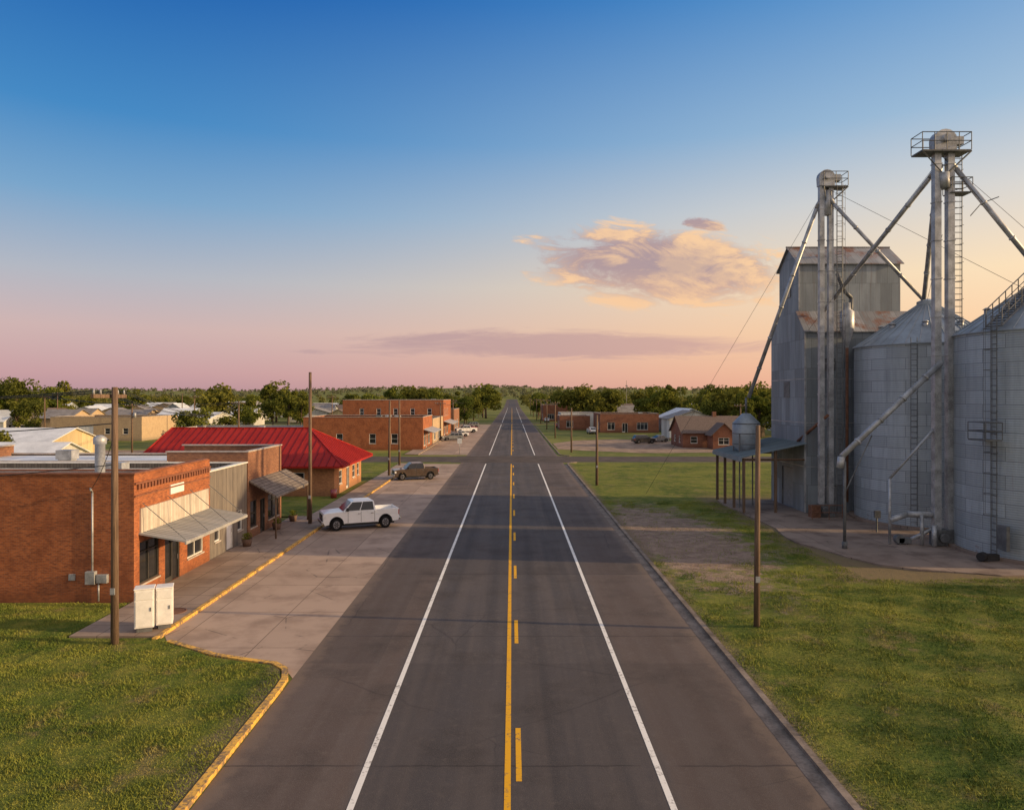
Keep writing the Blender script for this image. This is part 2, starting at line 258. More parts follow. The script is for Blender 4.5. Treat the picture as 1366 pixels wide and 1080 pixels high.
# ------------------------------------------------------------ mesh builder
class MB:
    def __init__(s): s.v=[];s.f=[];s.m=[];s.s=[]
    def poly(s,pts,m=0,sm=False):
        b=len(s.v); s.v+= [tuple(p) for p in pts]; s.f.append(tuple(range(b,b+len(pts)))); s.m.append(m); s.s.append(sm)
    def mesh(s,vs,fs,m=0,sm=False):
        b=len(s.v); s.v+=[tuple(p) for p in vs]
        for f in fs: s.f.append(tuple(b+i for i in f)); s.m.append(m); s.s.append(sm)
    def box(s,x0,x1,y0,y1,z0,z1,m=0):
        vs=[(x0,y0,z0),(x1,y0,z0),(x1,y1,z0),(x0,y1,z0),(x0,y0,z1),(x1,y0,z1),(x1,y1,z1),(x0,y1,z1)]
        s.mesh(vs,[(0,3,2,1),(4,5,6,7),(0,1,5,4),(1,2,6,5),(2,3,7,6),(3,0,4,7)],m)
        return s
    def slab(s,pts,t,m=0):
        n=len(pts); lo=[(p[0],p[1],p[2]-t) for p in pts]
        fs=[tuple(range(n)),tuple(range(2*n-1,n-1,-1))]+[(i,i+n,(i+1)%n+n,(i+1)%n) for i in range(n)]
        s.mesh(list(pts)+lo,fs,m)
    def tube(s,p0,p1,r,seg=8,r2=None,m=0,cap=True):
        p0=Vector(p0);p1=Vector(p1);d=(p1-p0).normalized()
        a=Vector((0,0,1)) if abs(d.z)<0.9 else Vector((1,0,0))
        u=d.cross(a).normalized(); w=d.cross(u); r2=r if r2 is None else r2
        vs=[]
        for p,rr in ((p0,r),(p1,r2)):
            for i in range(seg):
                t=2*math.pi*i/seg; vs.append(p+(u*math.cos(t)+w*math.sin(t))*rr)
        b=len(s.v); s.v+=[tuple(v) for v in vs]
        for i in range(seg):
            j=(i+1)%seg; s.f.append((b+i,b+seg+i,b+seg+j,b+j)); s.m.append(m); s.s.append(seg>6)
        if cap:
            s.f.append(tuple(b+i for i in range(seg))); s.m.append(m); s.s.append(False)
            s.f.append(tuple(b+seg+i for i in reversed(range(seg)))); s.m.append(m); s.s.append(False)
        return s
    def path(s,pts,r,seg=6,m=0):
        for a,b in zip(pts[:-1],pts[1:]): s.tube(a,b,r,seg,m=m)
        return s
    def bar(s,p0,p1,w,m=0): s.tube(p0,p1,w,4,m=m)
    def prism(s,prof,y0,y1,m=0):
        n=len(prof); vs=[(x,y0,z) for x,z in prof]+[(x,y1,z) for x,z in prof]
        fs=[tuple(range(n)),tuple(range(2*n-1,n-1,-1))]+[(i,i+n,(i+1)%n+n,(i+1)%n) for i in range(n)]
        s.mesh(vs,fs,m)
    def lathe(s,prof,c=(0,0),seg=32,m=0,sm=True):
        vs=[];n=len(prof)
        for r,z in prof:
            for i in range(seg):
                t=2*math.pi*i/seg; vs.append((c[0]+r*math.cos(t),c[1]+r*math.sin(t),z))
        fs=[]
        for k in range(n-1):
            for i in range(seg):
                j=(i+1)%seg; fs.append((k*seg+i,k*seg+j,(k+1)*seg+j,(k+1)*seg+i))
        s.mesh(vs,fs,m,sm)
    def ladder(s,x,y,z0,z1,w=0.45,axis='x',m=0,r=0.025,cage=False,cs=-1):
        dx,dy=(w/2,0) if axis=='x' else (0,w/2)
        s.tube((x-dx,y-dy,z0),(x-dx,y-dy,z1),r,4,m=m); s.tube((x+dx,y+dy,z0),(x+dx,y+dy,z1),r,4,m=m)
        z=z0+0.3
        while z<z1: s.tube((x-dx,y-dy,z),(x+dx,y+dy,z),r*0.7,4,m=m); z+=0.4
        if cage:
            z=z0+2.4
            def hoop(z):
                o=[]
                for i in range(7):
                    t=math.pi*i/6; a=math.cos(t)*0.36; b=math.sin(t)*0.6*cs
                    o.append((x+a,y+b,z) if axis=='x' else (x+b,y+a,z))
                return o
            while z<z1:
                s.path(hoop(z),0.018,4,m); z+=1.2
            a=hoop(z0+2.4);b=hoop(z1)
            for i in (1,3,5): s.tube(a[i],b[i],0.015,4,m=m)
    def rail(s,pts,h=1.0,closed=True,m=0,r=0.03,step=1.0):
        P=[Vector(p) for p in pts]
        n=len(P)
        for i in range(n if closed else n-1):
            a=P[i];b=P[(i+1)%n]
            for hh in (h,h*0.5): s.tube(a+Vector((0,0,hh)),b+Vector((0,0,hh)),r,4,m=m)
            k=max(1,int((b-a).length/step))
            for j in range(k): 
                q=a.lerp(b,j/k); s.tube(q,q+Vector((0,0,h)),r,4,m=m)
        if not closed: s.tube(P[-1],P[-1]+Vector((0,0,h)),r,4,m=m)
    def obj(s,name,mats,parent=None,local=False,bevel=0,**props):
        off=Vector((0,0,0))
        if parent is not None and not local:
            q=parent
            while q is not None: off+=q.location; q=q.parent
        me=bpy.data.meshes.new(name)
        vs=[(v[0]-off.x,v[1]-off.y,v[2]-off.z) for v in s.v] if not local else s.v
        me.from_pydata(vs,[],s.f)
        for k in (mats if isinstance(mats,(list,tuple)) else [mats]): me.materials.append(M[k])
        me.polygons.foreach_set('material_index',s.m); me.polygons.foreach_set('use_smooth',s.s); me.update()
        o=bpy.data.objects.new(name,me); COL.objects.link(o)
        if parent is not None: o.parent=parent
        if bevel:
            bm=o.modifiers.new('bevel','BEVEL'); bm.width=bevel; bm.segments=2; bm.limit_method='ANGLE'
        for k,v in props.items(): o[k]=v
        return o
def root(name,label,cat,loc=(0,0,0),rot=0,group=None):
    e=bpy.data.objects.new(name,None); e.empty_display_size=0.3; COL.objects.link(e); e.location=loc; e.rotation_euler[2]=rot
    e['label']=label; e['category']=cat
    if group: e['group']=group
    return e
def copy_thing(src,loc,rot=0,scale=1,label=None):
    kids={}
    def rec(o,par):
        c=o.copy(); COL.objects.link(c)
        if par is not None: c.parent=par
        for ch in list(kids.get(o,[])): rec(ch,c)
        return c
    def collect(o):
        kids[o]=list(o.children)
        for c in kids[o]: collect(c)
    collect(src); c=rec(src,None); c.location=loc; c.rotation_euler[2]=rot; c.scale=(scale,)*3 if not isinstance(scale,tuple) else scale
    if label: c['label']=label
    return c
# ------------------------------------------------------------ terrain and roads
def hill(x,y):
    s=np.clip((y-520)/2300.0,0,1); s=s*s*(3-2*s)
    und=(np.sin(x*0.0021+1.3)+0.6*np.sin(x*0.0053+y*0.001)+0.3*np.sin(x*0.013+2.0))
    return s*(38+5.5*und)
def grid_obj(name,xs,ys,zf,mat,**props):
    X,Y=np.meshgrid(xs,ys); Z=zf(X,Y)
    vs=np.stack([X,Y,Z],-1).reshape(-1,3); nx=len(xs); ny=len(ys)
    fs=[(j*nx+i,j*nx+i+1,(j+1)*nx+i+1,(j+1)*nx+i) for j in range(ny-1) for i in range(nx-1)]
    me=bpy.data.meshes.new(name); me.from_pydata(vs.tolist(),[],fs); me.materials.append(M[mat])
    me.polygons.foreach_set('use_smooth',[True]*len(fs)); me.update()
    o=bpy.data.objects.new(name,me); COL.objects.link(o)
    for k,v in props.items(): o[k]=v
    return o
ysn=np.concatenate([np.arange(-120,520,80),np.arange(520,3000,60),np.arange(3000,6500,250)])
xsn=np.concatenate([-np.arange(6000,1500,-400),np.arange(-1500,1501,60),np.arange(1900,6300,400)])
grid_obj('ground',xsn,ysn,lambda X,Y:hill(X,Y),'ground',kind='structure')
ry=np.concatenate([np.arange(-40,520,20),np.arange(520,2900,40)])
def strip(name,x0,x1,y0,y1,z,mat,**kw):
    ys=ry[(ry>y0)&(ry<y1)]; ys=np.concatenate([[y0],ys,[y1]])
    return grid_obj(name,np.array([x0,x1]),ys,lambda X,Y:hill(0*X,Y)+z+np.clip(Y-200,0,1200)*0.0002,mat,**kw)
strip('road',-7.5,7.5,-40,1050,0.006,'asphalt',kind='structure')
for (a,b_) in ((-10,104),(120,258),(274,650)):
    strip('edge_line',-3.86,-3.70,a,b_,0.012,'line_white',kind='structure')
    strip('edge_line',3.70,3.86,a,b_,0.012,'line_white',kind='structure')
    strip('centre_line',-0.19,-0.03,a,b_,0.012,'line_yellow',kind='structure')
mb=MB()
for k in range(50):
    y0=7.9+k*10.1; z=0.012+max(0,y0-200)*0.0002+float(hill(0,y0))
    if 103<y0<120: continue
    mb.poly([(0.10,y0,z),(0.25,y0,z),(0.25,y0+2.9,z),(0.10,y0+2.9,z)])
mb.obj('centre_dashes','line_yellow',kind='structure')
def flat(name,pts,z,mat,**kw):
    m_=MB(); m_.poly([(x,y,z) for x,y in pts]); kw.setdefault('kind','structure'); return m_.obj(name,mat,**kw)
def rect(x0,x1,y0,y1): return [(x0,y0),(x1,y0),(x1,y1),(x0,y1)]
flat('cross_street',rect(-260,-7.5,107,117),0.010,'asphalt_old'); flat('cross_street',rect(7.5,260,107,117),0.010,'asphalt_old')
flat('cross_street',rect(-300,-7.5,262,270),0.02,'asphalt_old'); flat('cross_street',rect(7.5,300,262,270),0.02,'asphalt_old')
flat('intersection',rect(-9,9,106,118),0.0085,'asphalt_old')
pk=[(-7.5,24.6),(-7.5,104),(-14,104),(-14,29.0),(-13.5,28.2),(-9.5,26.3),(-8.3,25.9)]
flat('parking_strip',pk,0.011,'concrete_parking')
flat('parking_strip',rect(-15.5,-7.5,120,255),0.02,'concrete_parking')
mb=MB(); mb.box(-17.6,-14.18,28.6,57.5,0,0.13); mb.obj('pavement','concrete_walk',kind='structure')
mb=MB(); mb.box(-16.3,-14.18,57.55,104,0,0.11); mb.obj('pavement','concrete_walk',kind='structure')
mb=MB(); mb.box(-18,-15.6,120,255,0,0.14); mb.obj('pavement','concrete_walk',kind='structure')
def kerb(name,pts,w,h,mat):
    m_=MB(); P=[Vector((p[0],p[1],0)) for p in pts]; n=len(P); Lf=[];Rt=[]
    for i in range(n):
        d=(P[min(i+1,n-1)]-P[max(i-1,0)]).normalized(); nn=Vector((-d.y,d.x,0))
        Lf.append(P[i]+nn*w/2); Rt.append(P[i]-nn*w/2)
    for i in range(n-1):
        a,b,c,d=Rt[i],Rt[i+1],Lf[i+1],Lf[i]; e=Vector((0,0,h))
        m_.poly([a+e,b+e,c+e,d+e]); m_.poly([a,b,b+e,a+e]); m_.poly([c,d,d+e,c+e])
    m_.poly([Lf[0],Rt[0],Rt[0]+e,Lf[0]+e]); m_.poly([Rt[-1],Lf[-1],Lf[-1]+e,Rt[-1]+e])
    return m_.obj(name,mat,kind='structure')
kerb('kerb',[(-7.65,-30),(-7.65,23.6),(-7.7,24.4),(-7.95,25.2),(-8.5,25.75),(-9.5,26.05),(-11,26.6),(-13.4,28.1)],0.22,0.135,'kerb_yellow')
kerb('kerb',[(-14.08,28.3),(-14.08,103.5)],0.18,0.145,'kerb_yellow')
kerb('kerb',[(7.98,-30),(7.98,103),(8.3,104.8),(9.5,106)],0.2,0.12,'kerb')
flat('gutter',rect(7.45,7.88,-30,103),0.0095,'kerb')
kerb('kerb',[(9.5,118),(8.3,119.2),(7.98,121),(7.98,255)],0.2,0.12,'kerb')
def lz(X,Y):
    s=0.5+0.25*np.sin(X*0.9+Y*0.35)+0.25*np.sin(Y*0.7-X*0.4+1.0)
    f=np.clip((np.abs(X)-8.2)/2.0,0,1)
    g=np.clip((X-9)/5,0,1)*np.clip((36.5-Y)/4,0,1)
    return 0.115-0.06*s*f+g*0.34*(0.5+0.5*np.sin(X*0.55+0.6*np.sin(Y*0.4))*np.sin(Y*0.5+0.3*X))
grid_obj('lawn',np.arange(8.08,70,0.5),np.arange(-10,105,0.6),lz,'lawn_grass',kind='structure')
mbv=MB()
bd=[(-7.79,23.6),(-7.84,24.4),(-8.1,25.1),(-8.6,25.6),(-9.6,25.9),(-11.1,26.4),(-14.0,28.5)]
def front_lim(x):
    if x<=-14.0: return 33.4 if x<-17.7 else 28.55
    for (xa,ya),(xb,yb) in zip(bd[:-1],bd[1:]):
        if xb<=x<=xa: return ya+(yb-ya)*(xa-x)/(xa-xb)
    return 23.6
cols=sorted(set(list(np.arange(-70,-18.5,1.0))+[-18.3,-17.72,-17.68]+list(np.arange(-17,-14,0.5))+[-14.0,-13.3,-12.6,-11.8,-11.1,-10.3,-9.6,-9.1,-8.6,-8.35,-8.1,-7.95,-7.84,-7.79]))
rows=60; vs=[];fs=[]
for x in cols:
    lim=front_lim(x)
    for j in range(rows+1):
        y=-10+(lim+10)*j/rows; vs.append((x,y,float(lz(np.array(x),np.array(y)))))
for i in range(len(cols)-1):
    for j in range(rows):
        a=i*(rows+1)+j; fs.append((a,a+rows+1,a+rows+2,a+1))
mbv.mesh(vs,fs,0,True); mbv.obj('lawn','lawn_grass',kind='structure')
flat('lawn',rect(-34,-16.35,57.6,69),0.09,'lawn_grass'); flat('lawn',rect(-60,-16.35,85,104),0.06,'lawn_grass')
rp=random.Random(3); edge=[(19,66.5)]+[(18.9+rp.uniform(-.35,.45),y) for y in (63,60,57,54.5,52,49.5,47)]+[(19.4,44.6),(19.9,42.6),(20.9,40.6),(22.4,39.5),(24,39.0),(26,38.2),(28.5,38.3),(31,37.6),(60,37.0),(60,66.5)]
mb=MB(); mb.slab([(x,y,0.17) for x,y in edge],0.17); mb.obj('pavement','concrete_pad',kind='structure')
flat('dirt_lot',[(8.5,133),(22,124),(45,126),(48,150),(24,165),(14,160),(8.5,150)],0.03,'dirt')
flat('dirt_lot',rect(-75,-40,122,131),0.02,'dirt')
flat('driveway',rect(-110,-72,96,106),0.02,'dirt')
def blades(name,n,region,avoid,h0,h1,w):
    x0,x1,y0,y1=region
    U=np.random.rand(n*2); Yb=y0+(y1-y0)*U**1.35; Xb=x0+(x1-x0)*np.random.rand(n*2)
    k=np.array([not avoid(a,b) for a,b in zip(Xb,Yb)])
    Xb=Xb[k][:n];Yb=Yb[k][:n]; n=len(Xb)
    Z=lz(Xb,Yb); an=np.random.rand(n)*2*np.pi; H=h0+(h1-h0)*np.random.rand(n)**2
    cl=0.45+0.9*np.clip(np.sin(Xb*1.7+Yb*0.6)*np.sin(Yb*1.9-Xb*0.8)+0.4,0,1); H*=cl
    dx=np.cos(an)*w/2;dy=np.sin(an)*w/2; lx=(np.random.rand(n)-.5)*H*2.2; ly=(np.random.rand(n)-.5)*H*2.2
    V=np.empty((n,3,3)); V[:,0]=np.stack([Xb-dx,Yb-dy,Z-0.01],-1);V[:,1]=np.stack([Xb+dx,Yb+dy,Z-0.01],-1);V[:,2]=np.stack([Xb+lx,Yb+ly,Z+H],-1)
    me=bpy.data.meshes.new(name); me.vertices.add(n*3); me.vertices.foreach_set('co',V.reshape(-1))
    me.loops.add(n*3); me.loops.foreach_set('vertex_index',np.arange(n*3,dtype=np.int32)); me.polygons.add(n)
    me.polygons.foreach_set('loop_start',np.arange(0,n*3,3,dtype=np.int32))
    me.materials.append(M['grass_blades']); me.update(calc_edges=True); me.validate()
    o=bpy.data.objects.new(name,me); COL.objects.link(o); o['kind']='stuff'; o['label']='short mown grass tufts on the verge beside the road'
    return o
def avR(x,y):
    if x>18.6 and y>37.6: return True
    d=math.hypot((x-11.0)/4.6,(y-49.5)/13.5)+0.28*math.sin(x*1.3+y*0.7)+0.2*math.sin(y*1.9-x)
    if d<1.05: return random.random()<0.9
    if x>0.78*y+2: return True
    return False
def avL(x,y):
    if x<-0.78*y-2: return True
    return y>front_lim(x)-0.1
blades('grass',200000,(8.12,34,13,66),avR,0.03,0.11,0.035)
blades('grass',110000,(-27,-7.82,13,33.3),avL,0.03,0.10,0.035)
# ------------------------------------------------------------ buildings
def side_pt(b,side,u,z,d=0):
    x0,x1,y0,y1=b
    return {'S':(u,y0+d,z),'N':(u,y1-d,z),'E':(x1-d,u,z),'W':(x0+d,u,z)}[side]
def wall_side(mb,b,side,u0,u1,h,ops,base=0.0,depth=0.14):
    us=sorted({u0,u1,*[o[0] for o in ops],*[o[1] for o in ops]}); zs=sorted({base,h,*[o[2] for o in ops],*[o[3] for o in ops]})
    for a,c in zip(us[:-1],us[1:]):
        for e,g in zip(zs[:-1],zs[1:]):
            mu=(a+c)/2;mz=(e+g)/2
            if any(o[0]<mu<o[1] and o[2]<mz<o[3] for o in ops): continue
            mb.poly([side_pt(b,side,a,e),side_pt(b,side,c,e),side_pt(b,side,c,g),side_pt(b,side,a,g)])
    for o in ops:
        a,c,e,g=o[:4]
        for (p,q) in (((a,e),(c,e)),((c,e),(c,g)),((c,g),(a,g)),((a,g),(a,e))):
            mb.poly([side_pt(b,side,*p),side_pt(b,side,*q),side_pt(b,side,*q,depth),side_pt(b,side,*p,depth)])
def sbox(mb,b,side,u0,u1,z0,z1,d0,d1,m=0):
    p=side_pt(b,side,u0,z0,d0);q=side_pt(b,side,u1,z1,d1)
    mb.box(min(p[0],q[0]),max(p[0],q[0]),min(p[1],q[1]),max(p[1],q[1]),z0,z1,m)
def fill_opening(rt,b,side,o,trim='trim_white'):
    a,c,e,g=o[:4]; kind=o[4] if len(o)>4 else 'window'
    tr=o[5] if len(o)>5 else trim
    f=0.07
    if kind=='window':
        w=MB(); w.poly([side_pt(b,side,a,e,0.12),side_pt(b,side,c,e,0.12),side_pt(b,side,c,g,0.12),side_pt(b,side,a,g,0.12)])
        win=w.obj('window','glass',rt)
        m_=MB(); sbox(m_,b,side,a,c,e,e+f,0.04,0.117); sbox(m_,b,side,a,c,g-f,g,0.04,0.117); sbox(m_,b,side,a,a+f,e+f,g-f,0.04,0.117); sbox(m_,b,side,c-f,c,e+f,g-f,0.04,0.117)
        k=max(1,round((c-a)/1.1))
        for i in range(1,k): 
            x=a+(c-a)*i/k; sbox(m_,b,side,x-0.03,x+0.03,e+f,g-f,0.06,0.117)
        if g-e>1.1: 
            zz=(e+g)/2 if k==1 else g-0.5
            xs_=[a+f]+[v for i in range(1,k) for v in (a+(c-a)*i/k-0.03,a+(c-a)*i/k+0.03)]+[c-f]
            for q in range(0,len(xs_),2): sbox(m_,b,side,xs_[q],xs_[q+1],zz-0.025,zz+0.025,0.062,0.117)
        m_.obj('frame',tr,win)
        m2=MB(); sbox(m2,b,side,a-0.05,c+0.05,e-0.08,e-0.003,-0.06,0.0); m2.obj('sill','coping',win)
    else:
        w=MB(); mt={'door':'door_brown','garage':'white_metal','whitedoor':'white_paint','greydoor':'door_grey','glassdoor':'glass'}[kind]
        sbox(w,b,side,a+0.002,c-0.002,e,g-0.002,0.10,0.14)
        if kind=='garage':
            z=e+0.5
            while z<g-0.1: sbox(w,b,side,a+0.05,c-0.05,z,z+0.04,0.085,0.0995); z+=0.55
        d=w.obj('door',mt,rt)
        m_=MB(); sbox(m_,b,side,a,a+f,e,g,0.03,0.099); sbox(m_,b,side,c-f,c,e,g,0.03,0.099); sbox(m_,b,side,a+f,c-f,g-f,g,0.03,0.099)
        if kind=='glassdoor': sbox(m_,b,side,(a+c)/2-0.04,(a+c)/2+0.04,e,g-f,0.03,0.099); sbox(m_,b,side,a+f,(a+c)/2-0.04,e,e+0.25,0.04,0.099)
        m_.obj('frame',tr,d)
        if kind!='garage':
            h=MB(); h.tube(side_pt(b,side,c-0.18,e+1.0,0.02),side_pt(b,side,c-0.18,e+1.25,0.02),0.02,6); h.obj('handle','chrome',d)
def building(name,label,x0,x1,y0,y1,h,wall,roof,ops={},roofz=None,cop='coping',cat='building',base=0,group=None,hs={},units=0):
    b=(x0,x1,y0,y1); rt=root(name,label,cat,((x0+x1)/2,(y0+y1)/2,0),group=group)
    w=MB(); roofz=roofz if roofz is not None else h-0.5
    segs={}
    for sd in 'SNEW':
        u0,u1=(x0,x1) if sd in 'SN' else (y0,y1)
        sg=hs.get(sd,[(u0,u1,h)]); segs[sd]=sg
        for (a,c,hh) in sg:
            wall_side(w,b,sd,a,c,hh,[o for o in ops.get(sd,[]) if o[0]>=a and o[1]<=c],base)
    w.obj('wall',wall,rt)
    r=MB(); r.poly([(x0+.01,y0+.01,roofz),(x1-.01,y0+.01,roofz),(x1-.01,y1-.01,roofz),(x0+.01,y1-.01,roofz)])
    ro=r.obj('roof',roof,rt)
    c=MB()
    for sd in 'SNEW':
        for (a,q,hh) in segs[sd]:
            if sd in 'SN': sbox(c,b,sd,a-0.06,q+0.06,hh,hh+0.08,-0.06,0.3)
            else: sbox(c,b,sd,a+0.301,q-0.301,hh,hh+0.08,-0.06,0.3)
    c.obj('coping',cop,rt)
    rs=random.Random(int(abs(x0*7+y0)))
    for k in range(units):
        ux=rs.uniform(x0+1.5,x1-2.5); uy=rs.uniform(y0+1.5,y1-2.5); m_=MB(); m_.box(ux,ux+1.1,uy,uy+.9,roofz+0.12,roofz+.75); m_.box(ux+.1,ux+1.0,uy+.1,uy+.8,roofz,roofz+.12); m_.obj('roof_unit','galv_dark' if k%2 else 'galv',ro)
    for sd,ol in ops.items():
        for o in ol: fill_opening(rt,b,sd,o)
    return rt
def house(name,label,x0,x1,y0,y1,h,rise,axis,wall,roof,ops={},cat='house',ov=0.45,chim=False,group=None):
    b=(x0,x1,y0,y1); rt=root(name,label,cat,((x0+x1)/2,(y0+y1)/2,0),group=group); w=MB()
    for sd in 'SNEW':
        u0,u1=(x0,x1) if sd in 'SN' else (y0,y1); wall_side(w,b,sd,u0,u1,h,ops.get(sd,[]))
    xm=(x0+x1)/2; ym=(y0+y1)/2; r=MB()
    if axis=='x':
        w.poly([(x0,y0,h),(x0,y1,h),(x0,ym,h+rise)]); w.poly([(x1,y0,h),(x1,y1,h),(x1,ym,h+rise)])
        sl=rise/(ym-y0); zo=h-sl*ov+0.1; zr=h+rise+0.1
        r.slab([(x0-ov,y0-ov,zo),(x1+ov,y0-ov,zo),(x1+ov,ym,zr),(x0-ov,ym,zr)],0.1); r.slab([(x1+ov,y1+ov,zo),(x0-ov,y1+ov,zo),(x0-ov,ym,zr),(x1+ov,ym,zr)],0.1)
    else:
        w.poly([(x0,y0,h),(x1,y0,h),(xm,y0,h+rise)]); w.poly([(x0,y1,h),(x1,y1,h),(xm,y1,h+rise)])
        sl=rise/(xm-x0); zo=h-sl*ov+0.1; zr=h+rise+0.1
        r.slab([(x0-ov,y0-ov,zo),(xm,y0-ov,zr),(xm,y1+ov,zr),(x0-ov,y1+ov,zo)],0.1); r.slab([(xm,y0-ov,zr),(x1+ov,y0-ov,zo),(x1+ov,y1+ov,zo),(xm,y1+ov,zr)],0.1)
    w.obj('wall',wall,rt); ro=r.obj('roof',roof,rt)
    if chim:
        c=MB(); c.box(xm+1,xm+1.7,ym-0.35,ym+0.35,h,h+rise+0.9); c.obj('chimney','brick_brown',ro)
    for sd,ol in ops.items():
        for o in ol: fill_opening(rt,b,sd,o)
    return rt
# --- brick shop
B1=(-42,-17.6,33.5,41.9)
rt=building('brick_shop','old red brick shop with sloping metal awning beside the pavement',*B1,6.0,'brick_red','membrane',
  ops={'E':[(34.0,35.9,0.75,2.75,'window','trim_dark'),(36.5,38.1,0.13,2.65,'glassdoor','trim_dark'),(39.0,41.0,0.85,2.7,'window','trim_white')]},roofz=5.05,cop='coping_brick',
  hs={'S':[(-42,-31,5.2),(-31,-24,5.5),(-24,-17.6,6.0)],'N':[(-42,-17.6,5.35)],'W':[(33.5,41.9,5.2)]})
m_=MB()
for k in range(26): 
    y=33.75+k*0.31; m_.box(-17.598,-17.50,y,y+0.17,5.28,5.52)
m_.box(-17.598,-17.51,33.52,41.88,5.53,5.62); m_.box(-17.598,-17.53,33.52,41.88,4.95,5.03)
m_.obj('cornice','coping_brick',rt)
m_=MB(); m_.box(-17.598,-17.52,34.0,41.6,3.2,4.35); m_.obj('transom_panel','wboards',rt)
m_=MB(); m_.slab([(-17.6,33.9,3.2),(-15.35,33.9,2.82),(-15.35,41.7,2.82),(-17.6,41.7,3.2)],0.06)
for k in range(26):
    y=33.95+k*0.31; m_.tube((-17.58,y,3.215),(-15.36,y,2.835),0.022,4)
m_.box(-15.40,-15.33,33.88,41.72,2.68,2.80)
m_.obj('awning','awning',rt)
for y in (34.1,36.6,39.1,41.5): MB().tube((-17.5,y,4.6),(-15.45,y,2.86),0.02,4).obj('tie_rod','galv_dark',rt)
MB().box(-17.598,-17.54,37.0,38.5,4.62,5.1).obj('sign','white_paint',rt)
MB().path([(-19.5,33.44,1.2),(-19.5,33.44,5.2),(-19.45,33.2,5.4),(-19.4,33.15,5.3)],0.045,8).obj('conduit','galv',rt)
MB().tube((-19.2,33.42,0.15),(-19.2,33.42,1.0),0.04,8).obj('conduit','galv',rt)
for q in ((-19.75,-19.3,33.25,33.495,0.95,1.55),(-19.25,-18.75,33.3,33.495,1.0,1.4),(-20.6,-20.3,33.4,33.495,1.1,1.4)): MB().box(*q).obj('meter_box','galv',rt,bevel=0.02)
m_=MB(); m_.lathe([(0.26,5.06),(0.26,7.0),(0.34,7.02),(0.34,7.35),(0.15,7.5),(0,7.52)],(-22.9,40.0),16); m_.obj('flue','galv',rt)
for q in ((-36,-34.6,36,37.4,5.06,5.7),(-30,-29,38,39,5.06,5.5),(-27.3,-26.6,36,36.6,5.06,5.4)): MB().box(*q).obj('roof_unit','galv_dark',rt,bevel=0.02)
rt=building('wooden_shop','weathered grey board-fronted shop beside the pavement',-42,-17.65,41.95,47.9,5.25,'boards','white_roof',
  ops={'E':[(42.7,43.5,1.0,2.3,'window'),(44.5,45.5,0.13,2.3,'whitedoor'),(46.3,47.1,1.0,2.3,'window')]},roofz=4.9,cop='trim_white',units=1)
rt=building('brown_brick_shop','brown brick shop with shingled awning by the pavement',-38,-17.6,47.95,54.9,5.95,'brick_brown','white_roof',
  ops={'E':[(48.4,49.6,0.8,2.6,'window','trim_dark'),(50.3,51.3,0.13,2.5,'glassdoor','trim_dark'),(51.9,54.3,0.8,2.6,'window','trim_dark')],'N':[(-24,-22.5,1,2.4,'window')]},roofz=5.2,
  hs={'S':[(-38,-23,5.3),(-23,-17.6,5.95)],'N':[(-38,-25,5.3),(-25,-17.6,5.95)]},units=1)
m_=MB(); m_.slab([(-17.6,48.1,4.05),(-15.7,48.1,3.0),(-15.7,56.0,3.0),(-17.6,56.0,4.05)],0.12); m_.obj('awning','shingle',rt)
for y in (48.3,55.8): MB().tube((-15.85,y,0.13),(-15.85,y,2.86),0.06,8).obj('awning_post','wood',rt)
building('low_annex','low white flat roofed annex behind the shops',-50,-38.2,48,62,4.4,'white_metal','white_roof',roofz=4.1,cop='trim_white',units=2)
building('low_annex','long low pale storage building behind the red roof',-66,-47,70,79,3.4,'white_metal','white_roof',roofz=3.2,cop='trim_white',ops={'E':[(72,74,0.05,2.6,'garage')]},units=1)
house('metal_shed','small white gabled shed on the back lots',-62,-54,84,91,2.8,1.3,'x','white_metal','white_roof',{'S':[(-60,-57.5,0.05,2.5,'garage')],'E':[(86,87,0.9,2)]},cat='shed')
# --- red roof building
rx0,rx1,ry0,ry1=-35.6,-17.3,70,82.5
b=(rx0,rx1,ry0,ry1); rt=root('red_roofed_building','tan brick building with red metal hip roof','building',((rx0+rx1)/2,(ry0+ry1)/2,0))
w=MB(); opsE=[(72,73.3,0.9,2.3),(75.2,76.5,0.1,2.3,'glassdoor'),(78,79.3,0.9,2.3),(80.3,81.4,0.9,2.3)]; opsS=[(-21.5,-20.2,0.9,2.3),(-26,-24.7,0.9,2.3),(-31,-29.7,0.9,2.3)]
wall_side(w,b,'E',ry0,ry1,3.1,opsE); wall_side(w,b,'S',rx0,rx1,3.1,opsS); wall_side(w,b,'W',ry0,ry1,3.1,[]); wall_side(w,b,'N',rx0,rx1,3.1,[]); w.obj('wall','brick_orange',rt)
for o in opsE: fill_opening(rt,b,'E',o)
for o in opsS: fill_opening(rt,b,'S',o)
ov=1.1; A=(rx0-ov,ry0-ov,3.0);Bq=(rx1+ov,ry0-ov,3.0);Cq=(rx1+ov,ry1+ov,3.0);Dq=(rx0-ov,ry1+ov,3.0); ym=(ry0+ry1)/2
E1=(rx0-0.4,ym,6.35);E2=(rx1-4.2,ym,6.35); r=MB()
r.poly([A,Bq,E2,E1]);r.poly([Bq,Cq,E2]);r.poly([Cq,Dq,E1,E2]);r.poly([Dq,A,E1]); r.poly([(A[0],A[1],2.96),(Dq[0],Dq[1],2.96),(Cq[0],Cq[1],2.96),(Bq[0],Bq[1],2.96)])
r.box(A[0],Bq[0],A[1]-.03,A[1],2.82,3.0); r.box(Bq[0],Bq[0]+.03,Bq[1],Cq[1],2.82,3.0)
x=A[0]+0.7
